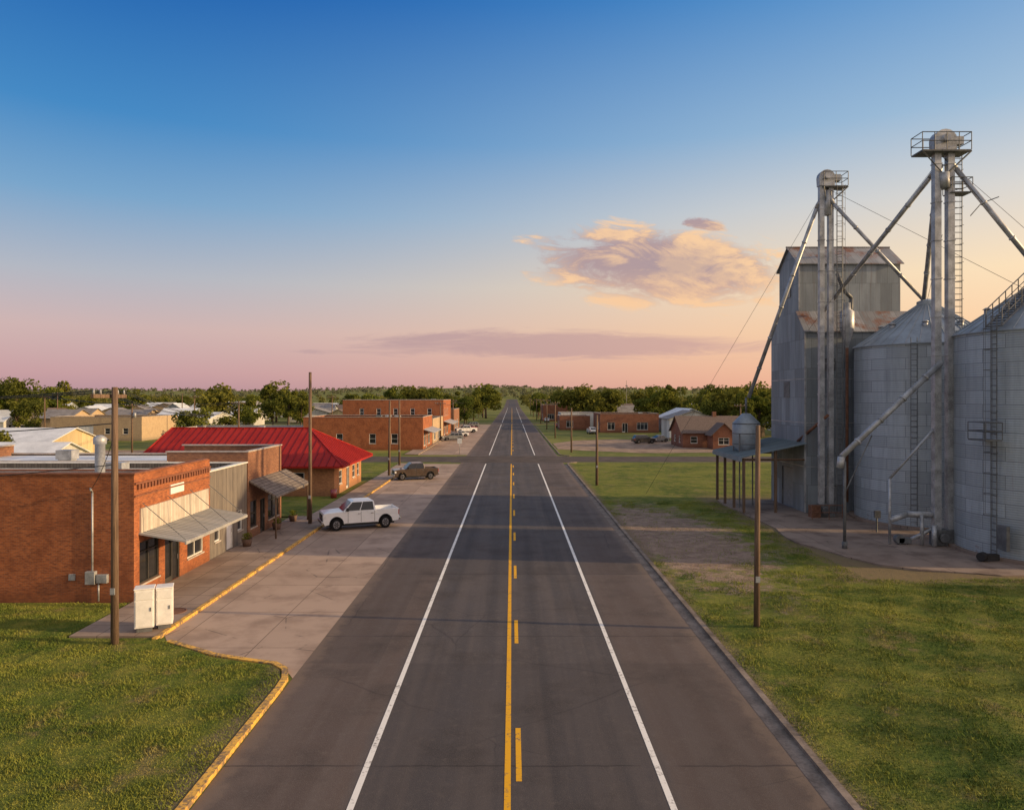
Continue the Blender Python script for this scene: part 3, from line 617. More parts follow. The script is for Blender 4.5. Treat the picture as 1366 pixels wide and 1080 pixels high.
while x<Bq[0]:
    run=min(1.0,(x-A[0])/(E1[0]-A[0]),(Bq[0]-x)/(Bq[0]-E2[0])); 
    r.tube((x,A[1],3.02),(x,A[1]+(ym-A[1])*run,3.02+3.35*run),0.055,4,m=1); x+=0.7
y=Bq[1]+0.7
while y<Cq[1]:
    run=min((y-Bq[1])/(ym-Bq[1]),(Cq[1]-y)/(Cq[1]-ym)); r.tube((Bq[0],y,3.02),(Bq[0]-(Bq[0]-E2[0])*run,y,3.02+3.35*run),0.055,4,m=1); y+=0.7
for p,q in ((A,E1),(Bq,E2),(Cq,E2),(E1,E2)): r.tube((p[0],p[1],p[2]+.03),(q[0],q[1],q[2]+.03),0.08,6)
r.obj('roof',['red_roof','red_seam'],rt)
# --- brick commercial block
rt=building('brick_store','long single storey red brick store past the crossing',-38,-16.2,131,146,6.0,'brick_red','grey_roof',
  ops={'S':[(-22,-20.8,1.2,3,),(-26,-24.8,1.2,3),(-32,-30.8,1.2,3)],'E':[(132,135,0.7,2.9),(136,137.4,0.1,2.6,'glassdoor'),(138.5,142,0.7,2.9)]},units=3)
m_=MB(); m_.slab([(-16.2,131.5,3.8),(-14.2,131.5,3.2),(-14.2,145.5,3.2),(-16.2,145.5,3.8)],0.1); m_.obj('awning','awning',rt)
rt=building('brick_block','two storey red brick block with cornice beside the street',-40,-16.2,170,190,9.0,'brick_red','grey_roof',
  ops={'S':[(-20,-19,5.2,7),(-24,-23,5.2,7),(-28,-27,5.2,7),(-32,-31,5.2,7),(-36,-35,5.2,7)],'E':[(171,174,0.7,3),(175,176.5,0.1,2.8,'glassdoor'),(178,182,0.7,3),(172,173,5.2,7),(175,176,5.2,7),(178,179,5.2,7),(181,182,5.2,7)]},units=2)
m_=MB(); m_.slab([(-16.2,170.5,4.0),(-14.0,170.5,3.3),(-14.0,189,3.3),(-16.2,189,4.0)],0.1); m_.obj('awning','awning',rt)
building('tan_store','pale flat roofed store in the street row',-30,-16.2,147,169,5.2,'brick_tan','white_roof',ops={'E':[(149,153,0.7,2.9),(155,156.4,0.1,2.6,'glassdoor'),(158,165,0.7,2.9)]},units=2)
building('grey_annex','low grey flat roofed annex beside the brick store',-62,-38.3,134,146,3.9,'blue_metal','white_roof',ops={'S':[(-55,-54,1,2.3),(-48,-47,1,2.3)]},units=2)
building('brick_store','small red brick store further down the street',-32,-16.5,205,225,6.2,'brick_brown','grey_roof',ops={'E':[(208,212,0.7,3),(214,220,0.7,3)]})
building('tan_warehouse','tan brick flat roofed warehouse beyond the town lots',-102,-81.8,159,176,5.3,'brick_tan','grey_roof',
  ops={'S':[(-96,-92.5,0.05,3.3,'garage'),(-90,-88.8,1.5,2.8),(-86,-84.8,1.5,2.8)]})
house('metal_shed','long white metal shed beside the tan warehouse',-91,-76,180,196,4.2,1.5,'x','white_metal','white_roof',{'S':[(-88,-85,0.05,3,'garage'),(-80,-79,0.05,2.2,'greydoor')]},cat='shed')
house('cream_shed','cream metal gabled shed at the edge of the lots',-86,-68.3,106.5,118,3.1,1.7,'x','cream_metal','white_roof',{'S':[(-73,-71,0.05,2.5,'greydoor')]},cat='shed')
house('white_house','small white gabled house among trees',-117,-104,300,312,4.5,3.5,'y','white_metal','grey_roof',{'S':[(-114,-113,1,2.5),(-108,-107,1,2.5)]})
house('white_house','white gabled house with pale roof among trees',-98,-88,245,256,3.5,2.5,'x','white_metal','white_roof',{'S':[(-95,-94,1,2.5),(-91,-90,1,2.5)]})
building('brick_store','low red brick building with pale parapet past the crossing',24,40,196,212,5.2,'brick_far','grey_roof',ops={'S':[(26,28,0.8,2.8),(30,31.5,0.1,2.6,'glassdoor'),(34,37,0.8,2.8)],'W':[(199,202,0.8,2.8)]},units=2)
house('metal_building','pale blue metal building with white gabled roof',43,55,196,214,3.9,2.6,'y','blue_metal','white_roof',{'S':[(47,50,0.05,3,'garage')]},cat='building')
house('brick_house','brown brick bungalow with dark shingled roof',32.5,44.5,137,147,3.0,2.9,'x','brick_far','brown_roof',{'W':[(139,140.2,0.9,2.2),(143,144.2,0.9,2.2)],'S':[(34,35.3,0.9,2.2),(38,39,0.1,2.2,'whitedoor'),(41,42.5,0.9,2.2)]},chim=True)
house('brick_house','brown roofed side wing of the brick bungalow',37,41,132.5,136.5,2.9,1.9,'y','brick_far','brown_roof',{'S':[(38,40,0.9,2.2)]})
building('brick_store','tall red and white fronted store down the street',12.5,26,290,310,6.6,'brick_far','white_roof',ops={'W':[(292,296,0.8,3)],'S':[(14,17,0.8,3),(19,22,0.8,3)]})
building('white_store','white flat roofed store down the street',16,27,235,250,4.6,'white_metal','white_roof',ops={'S':[(18,20,0.8,2.6),(23,24.2,0.1,2.4,'door')]})
building('brick_store','low dark brick store with flat roof',28,42,228,242,4.4,'brick_far','white_roof',ops={'S':[(30,32,0.8,2.6),(36,39,0.8,2.6)]})
building('brick_store','small brick store with flat roof near the crossing',14,23,212,222,4.2,'brick_far','white_roof',ops={'W':[(214,217,0.8,2.8)],'S':[(16,18,0.8,2.8)]})
occupied=[(-42,-14,28,60),(-67,-37,45,92),(-44,-14,66,86),(-64,-12,128,230),(-104,-74,155,200),(-88,-66,100,120),(8,70,10,105),(12,60,190,222),(28,50,128,150),(10,46,225,255),(10,28,285,312),(-120,-100,296,316),(-100,-85,240,260),(-300,300,104,121),(-300,300,259,273),(-70,-8,10,128),(9,30,128,166),(-140,-64,118,158)]
cfg=[('white_metal','white_roof'),('white_metal','grey_roof'),('white_metal','white_roof'),('cream_metal','brown_roof'),('brick_brown','brown_roof'),('blue_metal','white_roof'),('brick_tan','grey_roof')]
rnd=random.Random(21); hs_=0; tries=0
desc={'white_metal':'white','cream_metal':'cream','brick_brown':'brown brick','blue_metal':'pale blue','brick_tan':'tan brick'}
rd={'white_roof':'pale metal','grey_roof':'grey','brown_roof':'brown shingle'}
while hs_<84 and tries<5000:
    tries+=1
    y=rnd.uniform(122,420); x=rnd.uniform(-0.74*y,0.5*y)
    if abs(x)<30: continue
    w_=rnd.uniform(8,17);d_=rnd.uniform(8,12)
    if any(x-w_/2-2<o[1] and x+w_/2+2>o[0] and y-2<o[3] and y+d_+2>o[2] for o in occupied): continue
    wm,rm=rnd.choice(cfg); h=rnd.uniform(3.0,4.6); ax=rnd.choice('xy')
    ops={'S':[(x-w_/2+1.2,x-w_/2+2.4,0.9,2.2),(x-0.5,x+0.5,0.1,2.2,'door'),(x+w_/2-2.4,x+w_/2-1.2,0.9,2.2)],'E':[(y+2,y+3.2,0.9,2.2),(y+5,y+6.2,0.9,2.2)]}
    house('house','small %s gabled house with %s roof'%(desc[wm],rd[rm]),x-w_/2,x+w_/2,y,y+d_,h,rnd.uniform(1.6,3.0),ax,wm,rm,ops)
    occupied.append((x-w_/2,x+w_/2,y-6,y+d_)); hs_+=1
# ------------------------------------------------------------ grain elevator
ex0,ex1,ey0,ey1=24.0,35.5,59.0,66.6; hx0,hx1,hy0,hy1=24.15,32.7,60.6,65.0
rt=root('grain_elevator','tall grain elevator clad in weathered grey sheet metal','grain elevator',((ex0+ex1)/2,(ey0+ey1)/2,0))
w=MB(); be=(ex0,ex1,ey0,ey1); bh=(hx0,hx1,hy0,hy1)
opW=[(61.5,64.0,0.2,3.6,'greydoor')]; opS=[(25.6,26.7,0.2,2.4,'greydoor')]
wall_side(w,be,'W',ey0,ey1,15.2,opW,0.17);wall_side(w,be,'S',ex0,ex1,15.2,opS,0.17);wall_side(w,be,'E',ey0,ey1,15.2,[],0.17);wall_side(w,be,'N',ex0,ex1,15.2,[],0.17)
for xx in (ex0,ex1): w.poly([(xx,ey0,15.2),(xx,ey1,15.2),(xx,hy1,16.8),(xx,hy0,16.8)])
w.obj('wall','sheet_wall',rt)
for o in opW: fill_opening(rt,be,'W',o,'galv_dark')
for o in opS: fill_opening(rt,be,'S',o,'galv_dark')
w=MB()
for sd,a,c in (('W',hy0,hy1),('S',hx0,hx1),('E',hy0,hy1),('N',hx0,hx1)): wall_side(w,bh,sd,a,c,21.0,[],16.0)
ymh=(hy0+hy1)/2
for xx in (hx0,hx1): w.poly([(xx,hy0,21.0),(xx,hy1,21.0),(xx,ymh,22.5)])
hh=w.obj('headhouse','sheet_wall',rt)
r=MB(); r.slab([(hx0-.2,hy0-.25,20.85),(hx1+.2,hy0-.25,20.85),(hx1+.2,ymh,22.65),(hx0-.2,ymh,22.65)],0.07); r.slab([(hx1+.2,hy1+.25,20.85),(hx0-.2,hy1+.25,20.85),(hx0-.2,ymh,22.65),(hx1+.2,ymh,22.65)],0.07)
r.tube((hx0-.25,ymh,22.68),(hx1+.25,ymh,22.68),0.08,6); r.obj('roof','sheet_roof',hh)
r=MB(); r.slab([(ex0-.12,ey0-.2,15.02),(ex1+.12,ey0-.2,15.02),(ex1+.12,hy0,16.86),(ex0-.12,hy0,16.86)],0.07); r.slab([(ex1+.12,ey1+.2,15.02),(ex0-.12,ey1+.2,15.02),(ex0-.12,hy1,16.86),(ex1+.12,hy1,16.86)],0.07)
r.poly([(hx1,hy0,16.84),(ex1+.12,hy0,16.84),(ex1+.12,hy1,16.84),(hx1,hy1,16.84)])
r.obj('roof','sheet_roof',rt)
MB().box(23.95,23.997,62.2,63.4,9.6,11.0).obj('hatch','galv_dark',rt); MB().box(25.6,26.5,58.94,58.997,11.8,12.8).obj('hatch','galv_dark',rt)
MB().box(24.09,24.147,62.3,63.3,18.3,19.5).obj('window','glass',hh)
m_=MB()
for z in (3.9,7.5,11.1): m_.box(ex0-0.02,ex0-0.002,ey0,ey1,z,z+0.06); m_.box(ex0,ex1,ey0-0.02,ey0-0.002,z,z+0.06)
m_.box(ex0-.04,ex0+.1,ey0-.04,ey0-.003,0.17,14.9); m_.box(hx0-.04,hx0+.1,hy0-.04,hy0-.003,17,20.8)
m_.obj('trim','galv',rt)
cn=MB(); cn.slab([(24.0,58.6,5.9),(24.0,67.0,5.9),(18.7,67.0,4.75),(18.7,58.6,4.75)],0.08); cn.box(18.66,18.72,58.6,67.0,4.35,4.66)
x=58.7
while x<67: cn.tube((23.98,x,5.92),(18.7,x,4.77),0.025,4); x+=0.4
cn_o=cn.obj('canopy','canopy_blue',rt)
for (x,y) in ((19.0,59.0),(19.0,61.6),(19.0,64.2),(19.0,66.6),(21.6,59.0)): MB().box(x-.1,x+.1,y-.1,y+.1,0.17,4.62 if x<20 else 5.25).obj('post','wood',cn_o)
for p in (((19.0,59.0,4.5),(23.98,59.0,4.5)),((19.0,66.6,4.5),(23.98,66.6,4.5))): MB().tube(*p,0.09,4).obj('beam','wood',cn_o)
MB().tube((23.9,60.2,5.95),(24.8,56.5,8.2),0.12,8).obj('brace','rusty',rt)
rt=root('hopper_tank','small galvanised hopper tank on the canopy','tank',(20.3,62.4,5.2))
m_=MB(); m_.lathe([(0.0,4.4),(0.3,4.6),(1.15,5.5),(1.15,7.4),(0.35,8.2),(0.0,8.25)],(20.3,62.4),24); m_.obj('body','bin_roof',rt)
m_=MB()
for z in (5.6,6.5,7.35): m_.lathe([(1.15,z-.04),(1.2,z),(1.15,z+.04)],(20.3,62.4),24)
m_.obj('hoop','galv_dark',rt)
MB().tube((20.3,62.4,8.2),(20.3,62.4,9.6),0.1,8).obj('pipe','galv_dark',rt)
for a in range(4):
    cx=20.3+math.cos(a*math.pi/2+.78)*1.17;cy=62.4+math.sin(a*math.pi/2+.78)*1.17; MB().tube((cx,cy,0.17),(cx,cy,6.5),0.06,6).obj('leg','galv_dark',rt)
def grain_bin(cx,cy,Rb,he,ha,label):
    rt=root('grain_bin',label,'grain bin',(cx,cy,0.17),group='grain bins on the concrete slab')
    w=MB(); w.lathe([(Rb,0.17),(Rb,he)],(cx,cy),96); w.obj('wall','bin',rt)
    r=MB(); r.lathe([(Rb+0.12,he-0.05),(Rb+0.12,he+0.02),(0.7,ha-0.15),(0.7,ha+0.15),(0.25,ha+0.35),(0,ha+0.36)],(cx,cy),48,0,False)
    for i in range(36):
        t=2*math.pi*(i+.5)/36; c,s_=math.cos(t),math.sin(t)
        r.tube((cx+c*(Rb+.1),cy+s_*(Rb+.1),he+0.05),(cx+c*.7,cy+s_*.7,ha-.1),0.03,4)
    ro=r.obj('roof','bin_roof',rt)
    for i in range(8):
        m_=MB(); t=2*math.pi*(i+.3)/8; rr=Rb*0.62; zz=he+(ha-he)*0.38
        x,y=cx+math.cos(t)*rr,cy+math.sin(t)*rr; m_.tube((x,y,zz-.1),(x,y,zz+.4),0.18,10); m_.tube((x,y,zz+.4),(x,y,zz+.52),0.27,10,0.1)
        m_.obj('roof_vent','galv',ro)
    m_=MB(); m_.lathe([(Rb+.35,0.16),(Rb+.35,0.34),(Rb,0.35)],(cx,cy),64,0,False); m_.obj('footing','concrete_pad',rt)
    return rt
gA=grain_bin(32.1,55.7,5.1,13.5,16.85,'round corrugated steel grain bin beside the elevator tower')
gB=grain_bin(32.9,44.1,5.1,13.5,16.85,'round corrugated steel grain bin with roof stair and ladder')
an=math.atan2(-44.1,-32.9)-0.50; lx=32.9+math.cos(an)*5.35; ly=44.1+math.sin(an)*5.35
m_=MB(); m_.ladder(lx,ly,0.4,14.4,0.5,'y',r=0.035,cage=True,cs=-1); m_.obj('ladder','galv_dark',gB)
m_=MB(); m_.box(lx-1.0,lx-0.05,ly-0.8,ly+0.8,7.1,7.18); m_.rail([(lx-1,ly-.8,7.16),(lx-.05,ly-.8,7.16),(lx-.05,ly+.8,7.16),(lx-1,ly+.8,7.16)],1.0); m_.obj('platform','galv_dark',gB)
m_=MB(); a2=math.atan2(-55.7,-32.1)-0.15; m_.ladder(32.1+math.cos(a2)*5.3,55.7+math.sin(a2)*5.3,0.4,13.9,0.45,'x'); m_.obj('ladder','galv_dark',gA)
m_=MB()
p0=Vector((lx,ly,13.75)); p1=Vector((32.5,43.9,17.0)); dd=(p1-p0); sd=Vector((-dd.y,dd.x,0)).normalized()*0.45
for s_ in (-1,1):
    m_.tube(p0+sd*s_,p1+sd*s_,0.06,4); m_.tube(p0+sd*s_+Vector((0,0,1)),p1+sd*s_+Vector((0,0,1)),0.04,4); m_.tube(p0+sd*s_+Vector((0,0,.5)),p1+sd*s_+Vector((0,0,.5)),0.03,4)
    for i in range(9): q=p0.lerp(p1,i/8)+sd*s_; m_.tube(q,q+Vector((0,0,1)),0.035,4)
for i in range(20): q=p0.lerp(p1,i/19); m_.tube(q-sd,q+sd,0.04,4)
m_.obj('roof_stair','galv_dark',gB)
MB().box(27.9,28.1,40.6,41.4,0.9,2.3).obj('hatch','galv_dark',gB)
def leg(cx,cy,zt,sp,w,label,plat):
    rt=root('bucket_elevator',label,'bucket elevator',(cx,cy,0.17),group='bucket elevator legs feeding the grain bins')
    for s_ in (-1,1):
        m_=MB(); x=cx+s_*sp/2; m_.box(x-w/2,x+w/2,cy-w/2,cy+w/2,0.9,zt)
        z=2.5
        while z<zt: m_.box(x-w/2-.04,x+w/2+.04,cy-w/2-.04,cy+w/2+.04,z,z+.07); z+=2.44
        m_.obj('trunk','galv',rt)
    m_=MB(); m_.box(cx-sp/2-w*.7,cx+sp/2+w*.7,cy-w*.8,cy+w*.8,0.17,1.2); m_.tube((cx-.2,cy-w*.8-.25,0.7),(cx-.2,cy-w*.8,0.7),0.3,12); m_.obj('boot','galv_dark',rt,bevel=0.04)
    m_=MB(); hw=sp/2+w*.62
    prof=[(-hw,zt),(hw,zt),(hw*1.05,zt+.6)]+[(hw*1.05*math.cos(t),zt+.7+hw*0.95*math.sin(t)) for t in np.linspace(0,math.pi,9)]+[(-hw*1.05,zt+.6)]
    m_.prism([(cx+a,b_) for a,b_ in prof],cy-w*.75,cy+w*.75)
    m_.tube((cx,cy-w*.75-.2,zt+.75),(cx,cy+w*.75+.2,zt+.75),0.25,12); m_.box(cx+hw,cx+hw+.5,cy-.25,cy+.25,zt+.4,zt+.9)
    m_.obj('head','galv',rt)
    x0,x1,y0,y1=plat; m_=MB(); m_.box(x0,x1,y0,y1,zt-.14,zt-.05); m_.obj('platform','galv_dark',rt)
    m_=MB(); m_.rail([(x0,y0,zt-.05),(x1,y0,zt-.05),(x1,y1,zt-.05),(x0,y1,zt-.05)],1.1,r=0.032,step=0.7)
    m_.bar((x0,y0,zt-.14),(cx,cy-w/2,zt-1.6),0.05);m_.bar((x1,y0,zt-.14),(cx,cy-w/2,zt-1.6),0.05)
    m_.obj('railing','galv_dark',rt)
    return rt
l1=leg(24.85,57.0,26.3,0.72,0.38,'tall twin-trunk bucket elevator leg beside the elevator tower',(24.5,26.4,56.5,57.6))
m_=MB(); m_.ladder(25.85,56.8,0.4,26.3,0.42,'x',r=0.03,cage=True,cs=-1); m_.obj('ladder','galv_dark',l1)
l2=leg(27.55,46.0,25.3,0.85,0.42,'tall twin-trunk bucket elevator leg between the bins',(25.9,29.0,45.4,46.7))
m_=MB(); m_.ladder(28.95,46.7,0.4,25.3,0.5,'x',r=0.035,cage=True,cs=1); m_.obj('ladder','galv_dark',l2)
m_=MB(); m_.box(27.9,29.2,45.6,46.6,22.6,22.66); m_.rail([(27.9,45.6,22.66),(29.2,45.6,22.66),(29.2,46.6,22.66),(27.9,46.6,22.66)],0.9); m_.obj('lower_platform','galv_dark',l2)
def spout(par,pts,r=0.16,mt='galv'):
    m_=MB(); P=[Vector(p) for p in pts]
    for a,b_ in zip(P[:-1],P[1:]):
        m_.tube(a,b_,r,10); n=int((b_-a).length/3.0)
        for k in range(1,n+1): q=a.lerp(b_,k/(n+1)); d=(b_-a).normalized()*0.06; m_.tube(q-d,q+d,r+.04,10)
    return m_.obj('spout',mt,par)
spout(l1,[(24.6,57,25.6),(24.2,57.2,24.6),(20.5,62.3,9.6)],0.16)
spout(l1,[(25.0,56.8,25.6),(25.3,56.6,24.8),(31.8,55.7,17.2)],0.14)
spout(l1,[(25.1,57.2,24.9),(27.2,61.5,21.6)],0.12,'rusty')
spout(l1,[(24.95,56.9,25.9),(24.95,56.9,24.0)],0.3)
spout(l2,[(27.4,46.1,24.6),(27.0,46.5,23.8),(26.0,60.0,16.8)],0.16)
spout(l2,[(27.8,46.0,24.9),(28.3,45.9,24.2),(32.6,44.3,17.2)],0.16)
spout(l2,[(27.6,46.3,24.6),(27.6,46.8,23.6),(31.6,55.2,17.2)],0.16)
spout(l2,[(27.5,45.9,23.9),(27.6,45.9,22.9)],0.36)
for p,q in (((24.85,57,26.2),(13,70,.2)),((24.85,57,26.2),(33,45.2,16)),((27.5,46,25),(32.9,44.1,17)),((27.5,46,25),(24.2,59,15)),((27.5,46,25),(50,40,.2)),((27.5,46,20),(31.9,55.3,17))): MB().tube(p,q,0.014,4).obj('guy_cable','cable',l2)
MB().path([(29.3,46.0,21.2),(30.0,46.0,22.0),(30.6,45.2,22.2)],0.03,4).obj('bracket','galv_dark',l2)
rt=root('dust_collector','small galvanised cyclone dust collector beside the tower','dust collector',(27.0,58.2,12))
m_=MB(); m_.lathe([(0.12,13.6),(0.2,14.0),(0.55,15.2),(0.55,16.5),(0.3,16.7),(0.3,17.2),(0,17.2)],(27.0,58.0),16); m_.obj('body','galv',rt)
MB().path([(27.0,58,13.6),(27.0,58,1.2)],0.12,8).obj('pipe','rusty',rt); MB().path([(27.3,58.0,16.0),(27.3,57.9,17.6),(26.7,57.9,18.2),(26.2,58.0,19.6)],0.16,8).obj('pipe','galv_dark',rt)
rt=root('grain_conveyor','sloping steel grain pipe with upright downspout on the slab','conveyor',(20.7,45.0,0.17))
m_=MB(); m_.tube((27.2,45.6,11.8),(20.6,45.0,5.9),0.18,10); m_.tube((20.6,45.0,5.9),(20.5,45.0,5.2),0.22,10)
for k in range(4): 
    a=Vector((27.2,45.6,11.8)).lerp(Vector((20.6,45.0,5.9)),(k+.7)/4.4); d=(Vector((20.6,45,5.9))-Vector((27.2,45.6,11.8))).normalized()*.07; m_.tube(a-d,a+d,0.23,10)
m_.obj('tube','galv',rt)
m_=MB(); m_.tube((20.8,45,0.17),(20.8,45,5.6),0.1,8); m_.tube((20.8,45,0.17),(20.8,45,0.6),0.17,8); m_.bar((20.8,45,3.6),(22.6,45.2,7.2),0.04); m_.obj('support','galv_dark',rt)
rt=root('blower','small blower and pipework on the slab beside a bin','blower',(24.2,46.5,0.17))
m_=MB(); m_.tube((24.9,46.1,0.5),(24.9,46.5,0.5),0.3,16); m_.box(24.8,25.6,46.1,46.5,0.25,0.6); m_.obj('housing','galv_dark',rt,bevel=0.02)
for P_,r_ in (([(24.3,46.3,0.2),(24.3,46.3,4.4),(27.0,46.0,7.6)],0.09),([(24.3,46.3,1.7),(25.4,46.3,2.1),(27.1,46.1,2.1)],0.2),([(26.2,46.0,2.1),(26.2,46.0,0.2)],0.12),([(26.7,45.5,1.5),(26.7,45.5,0.2)],0.16),([(25.6,46.2,0.5),(27.1,45.8,1.4)],0.12)): MB().path(P_,r_,8).obj('pipe','galv',rt)
rt=root('blower','small dark blower at the foot of a grain bin','blower',(27.0,41.3,0.17))
m_=MB(); m_.tube((26.9,41.3,0.45),(27.2,41.5,0.45),0.26,16); m_.box(27.1,28.0,41.3,41.6,0.25,0.6); m_.obj('housing','black',rt,bevel=0.02)
rt=root('switch_box','grey electrical switch box on a steel post','switch box',(25.5,50.4,0.17))
m_=MB(); m_.tube((25.5,50.3,0.2),(25.5,50.3,1.4),0.06,6); m_.obj('post','galv_dark',rt); MB().box(25.3,25.7,50.15,50.35,1.2,1.7).obj('box','galv_dark',rt)
rt=root('drive_pit','rusty intake frame and box on the slab','intake',(24.3,57.6,0.17))
m_=MB(); m_.rail([(23.2,55.6,0.17),(25.8,55.6,0.17),(25.8,56.2,0.17)],1.1,closed=False); m_.obj('frame','rusty',rt)
MB().box(23.5,24.2,56.4,57.1,0.17,1.1).obj('box','rusty',rt)
# ------------------------------------------------------------ poles
PG='wooden utility poles along the street'
def pole(x,y,h,label,arms=0,tr=False,r=0.16,armdir='x',lean=0.0):
    rt=root('utility_pole',label,'utility pole',(x,y,0),group=PG)
    m_=MB(); m_.tube((x,y,0),(x+lean,y,h),r,12,r*0.72); m_.obj('pole','wood',rt)
    if arms:
        m_=MB()
        for k in range(arms):
            z=h-0.35-k*0.9
            if armdir=='x': m_.box(x-1.15,x+1.15,y-r-.12,y-r+.0,z-.07,z+.07)
            else: m_.box(x-r-.12,x-r,y-1.15,y+1.15,z-.07,z+.07)
            for o in (-1.05,-0.6,0.6,1.05):
                p=(x+o,y-r-.06,z+.07) if armdir=='x' else (x-r-.06,y+o,z+.07)
                MB().tube(p,(p[0],p[1],p[2]+.18),0.05,8,0.03).obj('insulator','ins',rt)
        m_.obj('crossarm','wood',rt)
    if tr:
        m_=MB(); m_.tube((x+r+.3,y,h-2.4),(x+r+.3,y,h-1.5),0.25,14); m_.box(x+.05,x+r+.1,y-.05,y+.05,h-2.1,h-1.9); m_.obj('transformer','galv',rt)
    if y<120: MB().box(x-.09,x+.09,y-r-.03,y-r-.002,2.0,2.25).obj('tag','galv',rt)
    return rt
pole(-15.4,27.9,10.0,'wooden utility pole with crossarm on the grass corner',1,False,0.15,'y')
pole(10.1,29.7,8.45,'bare wooden pole standing in the grass verge',0,False,0.13,lean=0.05)
pole(-15.2,54.2,11.5,'tall dark wooden pole at the pavement edge',0,False,0.15)
pole(9.2,78,7.7,'bare wooden pole on the green verge')
pole(-15.0,87.8,9.2,'slim wooden pole by the pavement',0,lean=0.1); pole(-15.8,101,9.2,'slim wooden pole near the crossing',0)
pole(10.4,126,7.8,'wooden pole past the crossing'); pole(10.2,170,8.6,'wooden pole further along the street',1)
pole(-15.9,160,8.6,'wooden pole in front of the brick row',1); pole(-16.4,200,9,'distant wooden pole by the street',1); pole(10.4,215,9,'distant wooden pole by the street',1)
pole(-100,154,10,'wooden pole beside the tan warehouse',1); pole(-66,125,8.5,'wooden pole on the dirt lot',1,True); pole(-45,118.5,9,'wooden pole by the cross street',1); pole(-120,190,11,'wooden pole among distant lots',1)
for q in ((-16.4,260),(10.4,260),(10.4,305),(-16.4,305),(-16.4,350),(10.4,350),(10.4,400)): pole(q[0],q[1],9,'distant wooden pole by the street',1)
pole(40,126,8.5,'wooden pole beside the brick bungalow',1); pole(58,140,9,'wooden pole among trees near the elevator',1); pole(-75,170,10,'wooden pole between town lots',1); pole(-50,200,10,'wooden pole between town lots',1); pole(-110,240,11,'wooden pole between town lots',1)
def wire(p0,p1,sag=0.6,r=0.014):
    P=[];p0=Vector(p0);p1=Vector(p1)
    for i in range(17):
        t=i/16; q=p0.lerp(p1,t); q.z-=sag*4*t*(1-t); P.append(q)
    m_=MB(); m_.path(P,r,4); o=m_.obj('power_line','cable'); o['label']='thin sagging overhead power line between wooden poles'; o['category']='power line'; o['group']='overhead power lines'
for o in (-1.05,-0.6,0.6,1.05):
    wire((-15.6,27.9+o,9.85),(-45,31+o,9.8),0.5); wire((-15.6,27.9+o,9.85),(-45,118.5+o,9.0),1.6)
wire((-15.4,27.9,8.6),(-45,31,8.0),0.5,0.02); wire((-15.4,27.9,8.2),(-19.4,33.2,5.4),0.25)
wire((-15.4,27.9,7.0),(-42,32,5.2),0.3,0.016)
for o in (-1,0.6,1): wire((-45,118.5,8.8),(-100+o,154,9.8),1.0,0.03); wire((-100+o,154,9.8),(-120+o,190,10.7),1.0,0.03)
wire((-45,118.5,8.7),(-66,125,8.3),0.5,0.02)
for xx,Y in ((10.4,[170,215,260,305,350,400]),(-16.4,[160,200,260,305,350])):
    for a,b_ in zip(Y[:-1],Y[1:]): wire((xx-.9,a,8.5),(xx-.9,b_,8.6),0.8,0.03); wire((xx+.9,a,8.5),(xx+.9,b_,8.6),0.8,0.03)
# ------------------------------------------------------------ street furniture
def cabinet(x,y,w,d,z0,z1,rot,label):
    rt=root('mail_cabinet',label,'mail cabinet',(x,y,0.13),rot,group='white mail cabinets on the pavement end')
    m_=MB(); m_.box(-w/2,w/2,-d/2,d/2,z0,z1); m_.box(-w/2-.02,w/2+.02,-d/2-.02,d/2+.02,z1,z1+.05); m_.obj('body','white_paint',rt,local=True,bevel=0.02)
    MB().box(-w/2+.05,w/2-.05,-d/2-.02,-d/2-.002,z0+.06,z1-.45).obj('door','white_paint',rt,local=True,bevel=0.008); MB().box(-w/2+.05,w/2-.05,-d/2-.02,-d/2-.002,z1-.4,z1-.06).obj('door','white_paint',rt,local=True,bevel=0.008)
    MB().box(w/2-.14,w/2-.1,-d/2-.045,-d/2-.021,(z0+z1)/2-.1,(z0+z1)/2+.05).obj('handle','galv_dark',rt,local=True)
    MB().box(-w/2+.08,w/2-.08,-d/2+.08,d/2-.08,0,z0-.002).obj('plinth','galv_dark',rt,local=True)
cabinet(-14.95,29.3,0.72,0.66,0.18,1.72,R(22),'white metal mail cabinet standing on the pavement end')
cabinet(-14.35,29.75,0.62,0.66,0.18,1.66,R(22),'white metal mail cabinet beside its twin')
rt=root('manhole_cover','round rusty manhole cover set in the pavement','manhole cover',(-14.95,31.9,0.13)); m_=MB(); m_.tube((-14.95,31.9,0.131),(-14.95,31.9,0.142),0.42,24); m_.lathe([(0.44,0.131),(0.44,0.15),(0.5,0.15),(0.5,0.131)],(-14.95,31.9),24); m_.obj('cover','rusty',rt)
def planter(x,y,lab):
    rt=root('planter',lab,'planter',(x,y,0.13)); m_=MB(); m_.lathe([(0.0,.13),(0.24,.13),(0.34,.6),(0.3,.6),(0.28,.5),(0,.5)],(x,y),16); m_.obj('pot','pot',rt)
    m_=MB()
    for i in range(120):
        a=random.uniform(0,6.28);r_=random.uniform(0,.3);z=random.uniform(.5,.95);c=Vector((x+math.cos(a)*r_,y+math.sin(a)*r_,z)); u=Vector((random.gauss(0,1),random.gauss(0,1),random.gauss(0,1))).normalized()*.07; v=u.orthogonal().normalized()*.04
        m_.poly([c-u,c+v,c+u,c-v])
    m_.obj('plant','leaves_green',rt)
planter(-16.9,51.7,'clay planter with green plant by the shop door'); planter(-16.8,55.2,'clay planter with green plant at the shop corner'); planter(-16.9,45.9,'clay planter with green plant by the white door')
